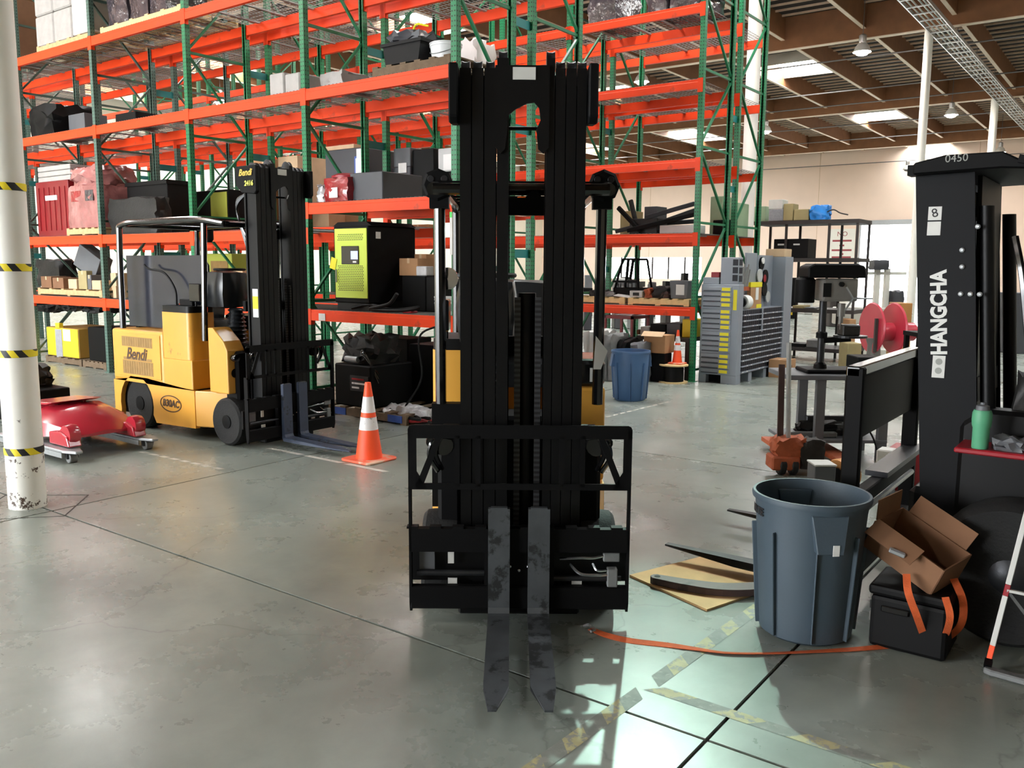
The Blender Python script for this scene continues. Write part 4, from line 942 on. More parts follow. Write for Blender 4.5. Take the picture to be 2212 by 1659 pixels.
# black tool chest and the tilted carton on it
tc_ = thing('tool_chest', 'black plastic tool chest on the floor under a tilted carton', 'tool chest', (-.84, 4.24, 0))
MB().box(-.95,-.62,4.10,4.40,0,.25).build('chest_body', 'black_plastic', tc_, bevel=.02, seg=2)
MB().box(-.96,-.61,4.09,4.41,.252,.30).build('chest_lid', 'black_plastic', tc_, bevel=.015, seg=2)
for z in (.1,.16,.2): MB().box(-.965,-.95,4.16,4.2,z,z+.04).build('latch', 'white_plate' if z != .16 else 'grey_box', tc_)
MB().box(-.9,-.78,4.088,4.098,.18,.21).build('handle', 'black_gloss', tc_, bevel=.004)
cb = thing('cardboard_carton', 'brown open carton tilted on the black tool chest', 'box', (-.84, 4.25, .30))
from mathutils import Euler
RT = Euler((.12, .42, -.25)).to_matrix()
cx = V((-.80, 4.26, .45))
def ob(c, s, name, m, extra=(0,0,0)):
    b = MB(); E = RT @ Euler(extra).to_matrix(); cc = cx + RT @ V(c); hx,hy,hz = s[0]/2,s[1]/2,s[2]/2
    vs = [cc+E@V((x,y,z)) for z in (-hz,hz) for x,y in ((-hx,-hy),(hx,-hy),(hx,hy),(-hx,hy))]
    b.add(vs, [(0,3,2,1),(4,5,6,7),(0,1,5,4),(1,2,6,5),(2,3,7,6),(3,0,4,7)]).build(name, m, cb)
ob((0,-.12,0), (.36,.006,.15), 'front_panel', 'cardboard_dim'); ob((0,.12,0), (.36,.006,.15), 'back_panel', 'cardboard_dim')
ob((-.18,0,0), (.006,.24,.15), 'side_panel', 'cardboard_dim'); ob((.18,0,0), (.006,.24,.15), 'side_panel', 'cardboard_dim'); ob((0,0,-.075), (.36,.24,.006), 'bottom_panel', 'cardboard_dim')
ob((-.05,-.16,.07), (.24,.1,.005), 'flap', 'cardboard_dim', (.5,0,0)); ob((-.2,0,.12), (.005,.2,.1), 'flap', 'cardboard_dim', (0,-.3,0)); ob((0,.15,.11), (.3,.005,.1), 'flap', 'cardboard_dim', (-.5,0,0))
# thermos and rags on the red tray
th = thing('thermos_bottle', 'green vacuum bottle with grey cap standing on the red tray', 'bottle', (-.60, 4.47, .925))
MB().lathe([(.034,.925),(.036,.93),(.036,1.02),(.041,1.035),(.043,1.06),(.042,1.09),(.036,1.105)], 24, (-.60,4.47,0)).build('bottle_body', 'thermos_green', th, smooth=True)
MB().lathe([(.03,1.105),(.028,1.125),(.012,1.13),(.012,1.14)], 20, (-.60,4.47,0)).build('cap', 'grey_box', th, smooth=True)
MB().blob(-.55,-.42,4.45,4.6,.925,.98,5,.014,31,.3).build('shop_rag', 'grey_box', origin=(-.49,4.5,.925), label='crumpled grey shop rag on the red tray beside the bottle', cat='rag', smooth=True)
# white support bar with red joints beside the wheel
sb = thing('barrier_stand', 'white bar stand with red joints and flat grey foot by the wheel', 'stand', (-.44, 4.16, 0))
p0, p1 = V((-.455,4.15,.05)), V((-.36,4.23,.78))
def lerp(t): return p0+(p1-p0)*t
for a, b, m in ((0,.09,'cone_orange'),(.09,.40,'white_plate'),(.40,.47,'red_paint'),(.47,1.0,'white_plate')): MB().bar(lerp(a), lerp(b), .022, .014, up=(0,1,0)).build('bar', m, sb, bevel=.002)
MB().bar(lerp(.435), lerp(.435)+V((.3,.05,-.02)), .016, .012).build('cross_bar', 'white_plate', sb)
MB().bar(lerp(.435), lerp(.435)+V((.2,.1,-.28)), .016, .012).build('brace_bar', 'grey_cast', sb)
MB().prism([(-.47,4.10),(-.44,4.085),(-.1,4.06),(-.1,4.11),(-.44,4.135),(-.465,4.13)], .002, .03, 'xy').build('foot', 'grey_cast', sb, bevel=.006)
MB().bar((-.455,4.115,.03), p0, .03, .02).build('ankle', 'black_satin', sb)
# traffic cones
def cone(x, y, z, label, h=.71, s=1.0):
    t = thing('traffic_cone', label, 'traffic cone', (x, y, z))
    r = lambda q: (.125*(1-q)+.026*q)*s
    zs = [.03,.40,.53,.58,.75,1.0]
    b = MB().prism([(x+a*s,y+c*s) for a,c in rrect(-.19,.19,-.19,.19,.05,3)], z, z+.022, 'xy')
    b.build('base', 'cone_base', t, bevel=.006)
    for a, c, m, nm in ((.03,.40,'cone_orange','body'),(.40,.56,'cone_white','collar'),(.56,.62,'cone_orange','body'),(.62,.82,'cone_white','collar'),(.82,1.0,'cone_orange','tip')):
        e = .0015 if m == 'cone_white' else 0
        MB().lathe([(r(a)+e,z+a*h),(r(c)+e,z+c*h)], 28, (x,y,0)).build(nm, m, t, smooth=True)
    return t
cone(-5.62, 5.42, 0, 'tall orange and white traffic cone standing at the fork tips')
# wooden pallets
def pallet_proto(mat, w=1.2, d=1.0, h=.13, nb=6):
    t = thing('wooden_pallet', 'x', 'pallet', (0,0,0))
    for k in range(nb): x = (w-.09)*k/(nb-1); MB().box(x,x+.09,0,d,h-.018,h).build('deck_board', mat, t)
    for k in range(3): y = (d-.04)*k/2; MB().box(0,w,y,y+.04,.018,h-.019).build('stringer', mat, t)
    for x in (0,(w-.09)/2,w-.09): MB().box(x,x+.09,0,d,0,.017).build('bottom_board', mat, t)
    return t
def pallet(x, y, z, mat, label, w=1.2, d=1.0, h=.13, rot=0):
    t = pallet_proto(mat, w, d, h); t.location = (x,y,z); t['label'] = label; t.rotation_euler = (0,0,rot); return t
# red moulded cover on wheeled dollies beside the left column
rd_ = thing('forklift_cover', 'glossy red moulded cover resting on two silver wheeled skates', 'cover', (-8.2, 4.1, .12))
def loft(secs, name, mat, par):
    b = MB(); n = len(secs[0]); vs = [p for s in secs for p in s]; fs = []
    for i in range(len(secs)-1):
        for k in range(n): fs.append((i*n+k, i*n+(k+1) % n, (i+1)*n+(k+1) % n, (i+1)*n+k))
    fs += [tuple(range(n)), tuple((len(secs)-1)*n+k for k in range(n-1,-1,-1))]
    return b.add(vs, fs).build(name, mat, par, smooth=True, ang=28)
def sec(x, ya, yb, zt, zb, f=.22): return [(x,ya,zb),(x,ya+.02,zb+(zt-zb)*.55),(x,ya+(yb-ya)*f,zt-.02),(x,ya+(yb-ya)*.5,zt),(x,yb-(yb-ya)*f,zt-.02),(x,yb-.02,zb+(zt-zb)*.55),(x,yb,zb)]
loft([sec(-9.0,3.75,4.5,.30,.12), sec(-8.8,3.7,4.55,.40,.13), sec(-8.3,3.7,4.55,.43,.15), sec(-8.05,3.72,4.5,.40,.18), sec(-7.85,3.8,4.45,.30,.2), sec(-7.75,3.85,4.4,.22,.18)], 'shell', 'red_plastic', rd_)
MB().prism([(-8.75,.395),(-8.3,.43),(-8.2,.46),(-8.7,.43)], 3.85, 4.35, 'xz').build('raised_lid', 'red_plastic', rd_, bevel=.012, seg=2)
for y in (3.78, 4.40):
    MB().prism([(-7.98,.13),(-7.98,.24),(-7.78,.26),(-7.66,.22),(-7.62,.13)], y-.07, y+.05, 'xz').build('lug', 'red_plastic', rd_, bevel=.012, seg=2)
    MB().lathe([(.09,-.05),(.10,0),(.09,.05)], 18, (-7.72,y,.226), 'y').build('horn', 'red_plastic', rd_, smooth=True)
MB().tube(bez([(-8.4,3.9,.445),(-8.35,3.95,.41),(-8.2,4.1,.40),(-8.35,4.25,.42)], 5), .012, 6).build('grip_recess', 'red_paint', rd_, smooth=True)
def skate(y, label):
    t = thing('wheeled_skate', label, 'dolly', (-7.9, y, 0))
    b = MB().prism([(-8.9,y-.08),(-7.6,y-.08),(-7.46,y-.03),(-7.46,y+.03),(-7.6,y+.08),(-8.9,y+.08)], .095, .12, 'xy').build('fork_plate', 'galv', t, bevel=.006)
    MB().box(-8.9,-7.62,y-.08,y-.07,.05,.095).build('side_flange', 'galv', t); MB().box(-8.9,-7.62,y+.07,y+.08,.05,.095).build('side_flange', 'galv', t)
    for x in (-7.6,-8.75):
        MB().lathe([(.04,-.035),(.046,-.03),(.046,.03),(.04,.035)], 18, (x,y,.046), 'y').build('roller', 'grey_cast', t, smooth=True)
        MB().box(x-.02,x+.02,y-.05,y-.04,.04,.1).box(x-.02,x+.02,y+.04,y+.05,.04,.1).build('roller_fork', 'dark_steel', t)
skate(3.72, 'silver wheeled skate under the red cover, nearer the white column'); skate(4.44, 'silver wheeled skate under the red cover, nearer the yellow forklift')
# black engine block behind the column
en = thing('pump_unit', 'black motor on a black box behind the red cover', 'machine', (-10.6, 4.55, 0))
MB().box(-11.3,-9.95,4.3,4.9,0,.34).build('base_box', 'black_satin', en, bevel=.01)
MB().blob(-11.2,-10.2,4.35,4.85,.34,.58,8,.03,77,.15).build('motor', 'dark_grease', en, smooth=True, ang=40)
for k, (x, z) in enumerate(((-10.55,.44),(-10.35,.45),(-10.75,.42))): MB().box(x-.05,x+.05,4.28,4.34,z-.05,z+.06).build('tag', 'paper', en)
# white tank with red band at the foot of the column
tk = thing('fire_extinguisher_cabinet', 'white metal canister with red band tucked behind the column foot', 'canister', (-6.85, 2.62, 0))
MB().lathe([(.12,0),(.13,.02),(.13,.30),(.11,.33)], 24, (-6.85,2.62,0)).build('canister', 'white_paint', tk, smooth=True)
MB().lathe([(.1315,.05),(.132,.06),(.132,.11),(.1315,.12)], 24, (-6.85,2.62,0), cap=False).build('band', 'red_paint', tk, smooth=True)
# ------------------------------------------------------------------ goods on the racks. Pixels give direction; depth comes from the shelf each thing stands on
def ext(px0, px1, pyt, y):
    a = aty(px0, pyt, y); b = aty(px1, pyt, y); xa, xb = a.x, b.x
    for lo_, hi_, xs in ((7.3,9.8,XS1),(12.28,14.8,XS2)):          # keep goods clear of the uprights
        if lo_ <= y <= hi_:
            m = (xa+xb)/2
            for p in xs:
                if p < m: xa = max(xa, p+.065)
                else: xb = min(xb, p-.065)
    return xa, xb, (a.z+b.z)/2
def sbox(name, label, cat, px0, px1, pyt, y, z, dep, mat, group=None, bevel=.008, top=None, thingy=False):
    x0, x1, z1 = ext(px0, px1, pyt, y)
    if top: z1 = z+top
    if thingy:
        t = thing(name, label, cat, ((x0+x1)/2, y+dep/2, z), 0, group)
        MB().box(x0,x1,y,y+dep,z,z1).build('body', mat, t, bevel=bevel); return t, x0, x1, z1
    return MB().box(x0,x1,y,y+dep,z,z1).build(name, mat, origin=((x0+x1)/2,y+dep/2,z), label=label, cat=cat, group=group, bevel=bevel)
def sblob(name, label, cat, px0, px1, pyt, y, z, dep, mat, amp=.03, rnd=.2, n=6, seed=1, group=None):
    x0, x1, z1 = ext(px0, px1, pyt, y)
    return MB().blob(x0,x1,y,y+dep,z,z1,n,amp,seed,rnd).build(name, mat, origin=((x0+x1)/2,y+dep/2,z), label=label, cat=cat, group=group, smooth=True, ang=50)
def carton(label, px0, px1, pyt, y, z, dep, mat='cardboard', group=None):
    """closed carton with tape strip"""
    t, x0, x1, z1 = sbox('cardboard_carton', label, 'box', px0, px1, pyt, y, z, dep, mat, group, .004, thingy=True)
    MB().box((x0+x1)/2-.02,(x0+x1)/2+.02,y-.001,y+dep,z1-.0,z1+.0015).build('tape', 'cardboard_pale', t)
    MB().box((x0+x1)/2-.02,(x0+x1)/2+.02,y-.0015,y,z1-min(.06,(z1-z)*.4),z1).build('tape', 'cardboard_pale', t)
    return t
YF = 7.42
# --- top level of the front row
za = 5.222
x0, x1, _ = ext(78, 198, 90, YF); pallet(x0, YF, za, 'pallet_wood', 'weathered wooden pallet on the highest shelf under grey foam crates', x1-x0, .95)
x2, x3, _ = ext(216, 392, 60, YF); pallet(x2, YF, za, 'pallet_wood_pale', 'pale wooden pallet on the highest shelf under dark wrapped goods', x3-x2, .95)
for k, (a, b) in enumerate(((70,108),(109,148))):
    xa, xb, _ = ext(a, b, 60, YF)
    for j in range(2): MB().box(xa+.005,xb-.005,YF+.05,YF+.8,za+.131+j*.5,za+.62+j*.5).build('foam_crate', 'foam_grey', origin=((xa+xb)/2,YF+.4,za+.131+j*.5), label='pale grey foam crate stacked on the highest shelf pallet', cat='crate', group='foam crates on the highest shelf', bevel=.02)
t, a, b, zt = sbox('cardboard_carton', 'tall white carton with a blue framed sheet on the highest shelf', 'box', 151, 199, -40, YF, za+.131, .7, 'white_paint', thingy=True, top=1.3)
MB().box(a+.08,a+.36,YF-.004,YF,za+.75,za+1.15).build('paper_frame', 'paper_blue', t); MB().box(a+.10,a+.34,YF-.006,YF-.004,za+.78,za+1.12).build('paper', 'paper', t)
x2b, x3b, _ = ext(220, 300, 30, YF)
for k, (a, b) in enumerate(((222,268),(270,312),(314,352))):
    xa, xb, _ = ext(a, b, 30, YF); MB().blob(xa,xb,YF+.06,YF+.75,za+.131,za+.9+.08*k,6,.025,40+k,.1).build('wrapped_load', 'wrap_dark', origin=((xa+xb)/2,YF+.4,za+.131), label='dark goods in glossy stretch wrap on the pale highest pallet', cat='wrapped goods', group='dark wrapped goods on the highest shelf', smooth=True, ang=40)
MB().box(-16.75,-16.3,YF,YF+.6,5.222,6.3).build('cardboard_carton', 'cardboard_dim', origin=(-16.5,YF+.3,5.222), label='reddish brown carton on the highest shelf beside the white column', cat='box', bevel=.006)
# --- 3.88 level
zb = 3.892
sblob('wrapped_load', 'lumpy black plastic bundle on the upper shelf beside the column', 'bundle', 58, 112, 226, YF, zb, .8, 'black_plastic', .05, .25, seed=51)
sbox('equipment_case', 'small grey case on the upper shelf behind a brace', 'case', 147, 181, 246, YF+.2, zb, .4, 'grey_box')
sbox('plastic_tray', 'flat black tray on the upper shelf', 'tray', 222, 292, 246, YF+.2, zb, .5, 'black_plastic')
for k, (a, b) in enumerate(((581,612),(614,646))): sbox('foam_block', 'grey foam block wrapped in film on the upper shelf edge', 'foam block', a, b, 158, YF-.02, zb, .55, 'foam_grey', 'grey foam blocks on the upper shelf', bevel=.015)
sblob('wrapped_load', 'dull grey film wrapped slab beside the grey foam blocks', 'wrapped goods', 652, 738, 158, YF+.1, zb, .6, 'foam_grey', .02, .1, seed=53)
x0, x1, _ = ext(804, 972, 140, YF); pallet(x0, YF, zb, 'pallet_wood_dark', 'dark worn pallet on the upper shelf under tub and bucket', x1-x0, .9, .13)
zp = zb+.132
t = thing('storage_tub', 'black open tub with odd parts on the dark pallet', 'tub', (-7.1, YF+.3, zp)); xa, xb, _ = ext(824, 906, 100, YF)
MB().prism([(xa+.04,zp),(xb-.04,zp),(xb,zp+.22),(xa,zp+.22)], YF+.02, YF+.5, 'xz').build('tub_body', 'black_plastic', t); MB().box(xa-.02,xb+.02,YF,YF+.52,zp+.2,zp+.235).build('rim', 'black_plastic', t)
MB().blob(xa+.05,xb-.05,YF+.05,YF+.45,zp+.22,zp+.34,5,.04,54,.3).build('contents', 'grey_cabinet', t, smooth=True)
MB().tube(bez([((xa+xb)/2,YF+.2,zp+.25),((xa+xb)/2+.1,YF+.15,zp+.42),((xa+xb)/2+.25,YF+.2,zp+.4)], 6), .012, 6).build('yellow_cord', 'label_yellow', t, smooth=True)
def bucket(label, px0, px1, pyt, y, z, lab=None):
    xa, xb, zt = ext(px0, px1, pyt, y); r = (xb-xa)/2; xc = (xa+xb)/2; h = zt-z; yc = y+r
    t = thing('plastic_bucket', label, 'bucket', (xc, yc, z))
    MB().lathe([(r*.82,z),(r*.94,z+h*.78),(r*.98,z+h*.79),(r*.98,z+h*.84),(r*.95,z+h*.85),(r*.96,z+h*.93),(r,z+h*.94),(r,z+h),(r*.94,z+h),(r*.8,z+.02),(.001,z+.02)], 28, (xc,yc,0), cap=False).build('pail', 'white_bucket', t, smooth=True)
    if lab: MB().lathe([(r*.89,z+h*.2),(r*.95,z+h*.6)], 28, (xc,yc,0), cap=False).build('label_band', 'bucket_label', t, smooth=True)
    MB().tube([(xc-r*math.cos(a), yc-r*math.sin(a)*.9, z+h*.8-r*.5*math.sin(a)) for a in [PI*k/12 for k in range(13)]], .004, 5).build('bail', 'galv', t)
    return t
bucket('white bucket beside the black tub on the dark upper pallet', 912, 967, 88, YF+.05, zp)
sblob('plastic_bag', 'white crumpled bag against the near green post on the upper shelf', 'bag', 976, 1030, 86, 8.85, zb, .4, 'paper', .04, .3, seed=55)
# --- 2.51 level, bay nearest the main forklift
zc = 2.522
t = thing('wrapped_drum', 'red drum in clear film with brown lid on the middle shelf', 'drum', (-8.1, YF+.25, zc)); xa, xb, zt = ext(697, 750, 378, YF)
MB().blob(xa,xb,YF,YF+.45,zc,zt-.03,6,.012,56,.25).build('drum', 'wrap_red', t, smooth=True); MB().lathe([((xb-xa)*.47,zt-.03),((xb-xa)*.47,zt),((xb-xa)*.3,zt+.03)], 20, ((xa+xb)/2,YF+.22,0)).build('lid', 'red_paint', t, smooth=True); MB().box(xa+.12,xa+.27,YF-.01,YF-.004,zc+.05,zc+.17).build('label_sheet', 'paper', t)
sblob('plastic_bag', 'clear bag with orange part beside the red drum', 'bag', 682, 702, 400, YF, zc, .3, 'wrap_clear', .03, .3, seed=57)
sbox('equipment_case', 'dark grey steel case on the middle shelf next to the red drum', 'case', 754, 826, 372, YF+.1, zc, .7, 'grey_cabinet')
t, a, b, zt = sbox('control_cabinet', 'dark cabinet with blue framed sheet on the rear middle shelf', 'cabinet', 702, 784, 322, 8.8, zc, .7, 'grey_cabinet', thingy=True)
MB().box(a+.62,a+.88,8.79,8.799,zt-.45,zt-.12).build('paper_frame', 'paper_blue', t); MB().box(a+.65,a+.85,8.785,8.79,zt-.42,zt-.15).build('paper', 'paper', t); MB().box(b-.12,b-.02,8.788,8.799,zt-.25,zt-.02).build('strip_light', 'paper', t)
carton('flat tan carton lying on top of the dark sheeted cabinet', 702, 764, 314, 8.8, zt+.001, .6, 'cardboard_pale')
t, a, b, zt = sbox('control_box', 'grey control panel with white labels on the rear middle shelf', 'control box', 846, 886, 320, 8.8, zc+.56, .4, 'grey_box', thingy=True)
MB().box(a+.1,a+.25,8.79,8.799,zt-.33,zt-.2).build('label_sheet', 'paper', t)
MB().box(a-.05,b,8.8,9.5,zc,zc+.558).build('equipment_case', 'grey_cabinet', origin=(a,9.1,zc), label='charcoal case carrying the grey control panel', cat='case', bevel=.01)
sbox('equipment_case', 'greenish black case on the rear middle shelf next to the control panel', 'case', 888, 937, 322, 8.85, zc, .7, 'black_plastic')
t, a, b, zt = sbox('instrument_box', 'pale grey instrument box with white sheet by the near green post', 'instrument', 946, 980, 320, 8.8, zc+.45, .5, 'machine_grey', thingy=True)
MB().box(a+.1,a+.28,8.79,8.799,zt-.28,zt-.08).build('label_sheet', 'paper', t)
MB().box(a-.1,b+.15,8.8,9.5,zc,zc+.448).build('equipment_case', 'black_satin', origin=(a,9.1,zc), label='black case under the pale instrument box', cat='case', bevel=.01)
# --- left bays, 2.2 level
zd = 2.212
t, a, b, zt = sbox('storage_crate', 'deep red plastic crate on the middle shelf beside the column', 'crate', 66, 146, 392, YF+.05, zd, .8, 'red_crate', thingy=True)
for k in range(6): MB().box(a+.1+.18*k,a+.12+.18*k,YF+.04,YF+.05,zd+.1,zt-.1).build('rib', 'red_crate', t)
MB().box(a+.35,a+.75,YF+.035,YF+.05,zt-.32,zt-.24).build('handle_slot', 'paper', t)
for k in range(3): MB().box(a,b,YF+.1,YF+.8,zt+.002+.09*k,zt+.085+.09*k).build('foam_slab', 'foam_grey', origin=((a+b)/2,YF+.4,zt+.002+.09*k), label='dull grey slab stacked on top of the red crate', cat='foam slab', group='slabs on the red crate', bevel=.01)
x0, x1, _ = ext(148, 222, 500, YF); pallet(x0, YF-.03, zd, 'pallet_wood', 'wooden pallet under the pink film wrapped load', x1-x0, .9, .12)
t = thing('wrapped_load', 'pink film wrapped load standing on a pallet beside the red crate', 'wrapped goods', ((x0+x1)/2, YF+.3, zd+.121)); xa, xb, zt = ext(141, 210, 358, YF)
MB().blob(xa,xb,YF,YF+.75,zd+.121,zd+.8,7,.02,60,.08).build('lower_box', 'wrap_pink', t, smooth=True, ang=40); MB().blob(xa+.05,xb-.02,YF+.03,YF+.7,zd+.78,zt,7,.035,61,.35).build('upper_bundle', 'wrap_pink', t, smooth=True, ang=40)
MB().box(xa+.15,xa+.45,YF-.012,YF-.004,zd+.55,zd+.72).build('window_patch', 'wrap_red', t); MB().box(xa+.6,xa+.85,YF-.012,YF-.004,zd+.55,zd+.72).build('window_patch', 'wrap_dark', t)
sblob('machine_part', 'black greasy machine part on the middle shelf', 'machine part', 232, 335, 428, YF, zd, .26, 'dark_grease', .03, .1, seed=62)
t, a, b, zt = sbox('storage_tote', 'tall black tote behind the greasy part on the middle shelf', 'tote', 270, 360, 392, 7.75, zd, .43, 'black_plastic', thingy=True)
MB().box(a-.02,b+.02,7.73,8.2,zt-.06,zt).build('rim', 'black_plastic', t)
t, a, b, zt = sbox('charger_cabinet', 'black charger with olive green front on the rear shelf', 'charger', 402, 492, 412, 8.8, 2.312, .7, 'black_satin', thingy=True)
MB().box(a+(b-a)*.6,b-.02,8.79,8.799,2.36,zt-.04).build('front_door', 'charger_olive', t)
t, a, b, zt = sbox('charger_cabinet', 'olive green charger on the rear lower shelf behind the smoked panel', 'charger', 440, 500, 548, 8.8, 1.202, .7, 'charger_olive', thingy=True)
MB().box(a+.2,b-.1,8.79,8.799,zt-.3,zt-.12).build('vent_panel', 'bendi_shade', t)
carton('cream carton with white label on the rear shelf above the forklift mast', 594, 642, 338, 8.8, 2.312, .6, 'cardboard_pale'); carton('tan carton on the rear shelf next to the cream one', 545, 590, 345, 8.85, 2.312, .5, 'cardboard')
carton('brown carton on the rear lower shelf right of the forklift seat', 480, 524, 585, YF+.3, 1.202, .5, 'cardboard_pale')
# --- 1.19 level, left
ze = 1.202
x0, x1, _ = ext(84, 224, 628, YF); pallet(x0, YF-.03, ze, 'pallet_wood', 'wooden pallet on the lower shelf heaped with small cartons', x1-x0, .9, .12)
zq = ze+.121
for k, (a, b, tp, m, lb) in enumerate(((88,110,597,'cardboard_dim','dusty brown carton at the end of the lower shelf pallet'),(113,136,600,'cardboard_dim','dusty brown carton with torn lid on the lower shelf pallet'),(147,165,603,'cardboard_pale','tan carton standing on end at the pallet middle'),(168,186,585,'cardboard_olive','khaki carton under the tilted grey box'),(188,196,594,'grey_box','grey carton under the tilted grey box'),(198,217,606,'cardboard_pale','squashed tan carton at the pallet corner by the green post'))): carton(lb, a, b, tp, YF+.02, zq, .35, m)
sblob('engine_part', 'black engine lump behind the small cartons on the lower shelf', 'engine', 78, 148, 562, YF+.42, zq, .34, 'dark_grease', .03, .15, seed=64)
pp = aty(186, 566, YF+.1); MB().obox((pp.x,pp.y+.12,pp.z), (.55,.25,.38), (0,.5,.2)).build('cardboard_carton', 'grey_box', origin=(pp.x,pp.y+.12,pp.z), label='grey box tilted on top of the carton heap', cat='box', bevel=.005)
carton('small tan carton with white label near the guard leg', 238, 250, 590, YF+.2, ze, .3, 'cardboard_pale'); carton('small open carton near the guard leg', 232, 250, 618, YF, ze, .18, 'cardboard_pale')
# --- 1.19 level under the middle shelf: lime charger and neighbours
x0, x1, zt = ext(717, 793, 488, 7.36); cd = .82
lc = thing('battery_charger', 'black battery charger cabinet with lime green door and display', 'charger', ((x0+x1)/2, 7.8, ze))
MB().box(x0,x1,7.38,7.38+cd,ze+.09,zt).build('housing', 'black_satin', lc, bevel=.012); MB().box(x0+.03,x1-.03,7.40,7.36+cd,ze,ze+.09).build('plinth', 'black_paint', lc)
MB().prism([(x0-.03,zt),(x1+.03,zt),(x1-.06,zt+.05),(x0+.06,zt+.05)], 7.4, 7.36+cd, 'xz').build('top_cover', 'black_satin', lc)
dr = MB().box(x0+.035,x1-.02,7.365,7.379,ze+.15,zt-.03).build('door', 'charger_lime', lc, bevel=.004)
dw = x1-x0; M('vent_dark', (60,66,34), .7, 0, .1)
for j, (za_, zb_) in enumerate(((zt-.17,zt-.08),(ze+.24,ze+.56))):
    n = int((zb_-za_)/.021); v = MB()
    for r_ in range(n):
        for c_ in range(14): v.box(x0+.09+c_*(dw-.17)/14+(.012 if r_ % 2 else 0), x0+.09+(c_+.68)*(dw-.17)/14+(.012 if r_ % 2 else 0), 7.3635, 7.3655, za_+r_*.021, za_+r_*.021+.009)
    v.build('vent_slots', 'vent_dark', dr)
dp = MB().box(x0+.16,x1-.15,7.355,7.366,zt-.46,zt-.24).build('display_bezel', 'black_gloss', dr, bevel=.004)
MB().box(x0+.16+.17,x0+.16+.29,7.353,7.3555,zt-.40,zt-.30).build('screen', 'screen', dr); MB().box(x1-.25,x1-.19,7.353,7.3555,zt-.44,zt-.42).build('indicator', 'paper', dr)
MB().tube([(x0+.07,7.35,zt-.68),(x0+.07,7.35,zt-.52)], .008, 6).build('handle', 'galv', dr); MB().obox((x0+.01,7.36,zt-.45), (.1,.004,.14), (0,.3,0)).build('hang_tag', 'label_yellow', lc)
MB().box(x1-.0,x1+.003,7.5,7.58,zt-.15,zt-.07).build('side_label', 'paper', lc)
cab = [aty(760,672,7.34), aty(800,664,7.42), aty(850,676,7.38), aty(905,670,7.42), aty(870,680,7.36), aty(800,676,7.34), aty(840,662,7.33), aty(858,640,7.33)]
MB().tube(bez([(p.x,p.y,max(p.z,ze)+.03) for p in cab], 8), .022, 8).build('charging_cable', 'black_plastic', origin=(cab[0].x,cab[0].y,ze), label='thick black charging cable coiled on the shelf edge', cat='cable', smooth=True)
x0, x1, zt = ext(868, 945, 596, 7.75); t = thing('equipment_cabinet', 'low black cabinet on the lower shelf beside the charger', 'cabinet', ((x0+x1)/2, 7.9, ze))
MB().box(x0,(x0+x1)/2+.1,7.75,8.25,ze,zt).build('body', 'black_satin', t, bevel=.01); MB().box((x0+x1)/2+.105,x1,7.75,8.25,ze,zt-.01).build('side_unit', 'black_plastic', t, bevel=.01)
carton('tan carton with blue label on top of the low black cabinet', 862, 902, 558, 7.8, zt+.001, .35, 'cardboard'); carton('taller brown carton at the back of the low black cabinet', 895, 921, 549, 8.05, zt+.001, .2, 'cardboard')
sbox('plastic_jar', 'clear square jar on the low black cabinet', 'jar', 898, 921, 575, 7.77, zt+.001, .14, 'wrap_clear', bevel=.01)
bucket('white lidded bucket with grey label on the lower shelf edge', 928, 962, 641, 7.34, ze, True)
sbox('parts_tray', 'small red parts tray on the lower shelf edge', 'tray', 868, 888, 672, 7.36, ze, .12, 'red_paint'); sbox('paper_stack', 'low stack of papers under the charging cable', 'papers', 805, 845, 655, 7.4, ze, .3, 'paper', top=.02)
b = MB().box(x0+.1,x1+.3,7.33,7.334,1.085,1.16)
MB().box(-8.42,-8.30,7.293,7.297,1.06,1.15).build('beam_label', 'paper', ra)
# --- floor level of the front row
def battery(label, px0, px1, pyt, y, z, dep, m1, m2, sheet=True):
    t, a, b, zt = sbox('forklift_battery', label, 'battery', px0, px1, pyt, y, z, dep, m2, thingy=True, bevel=.01)
    MB().box(a+.005,b-.005,y-.006,y-.001,z+.01,zt-.01).build('front_plate', m1, t)
    if sheet:
        MB().box(a+.32,a+.55,y-.012,y-.007,zt-.55,zt-.03).build('label_sheet', 'bucket_label', t); MB().box(a+.6,a+.85,y-.012,y-.007,zt-.22,zt-.02).build('label_sheet', 'paper', t)
        MB().box(a+.36,a+.5,y-.02,y+.05,zt,zt+.08).build('lift_lug', m1, t)
    return t
x0, x1, _ = ext(92, 235, 775, 7.5); pallet(x0, 7.45, 0, 'pallet_wood_dark', 'dark pallet on the floor under the yellow battery', x1-x0-.8, .85, .12)
pallet(x1-.76, 7.45, 0, 'pallet_wood_dark', 'dark pallet on the floor under the black battery', .76, .85, .12)
battery('yellow steel forklift battery with white labels on a floor pallet', 95, 168, 708, 7.5, .121, .8, 'battery_yellow', 'battery_side')
battery('black forklift battery on a floor pallet beside the yellow one', 190, 236, 708, 7.5, .121, .8, 'black_satin', 'black_satin', False)
for k, (a, b, tp) in enumerate(((80,120,672),(122,160,668),(165,215,672))): sblob('scrap_bundle', 'dark bundle of hoses and scrap on top of the batteries', 'scrap', a, b, tp, 7.6, 1.0, .5, 'dark_grease', .05, .1, seed=70+k, group='scrap on the batteries')
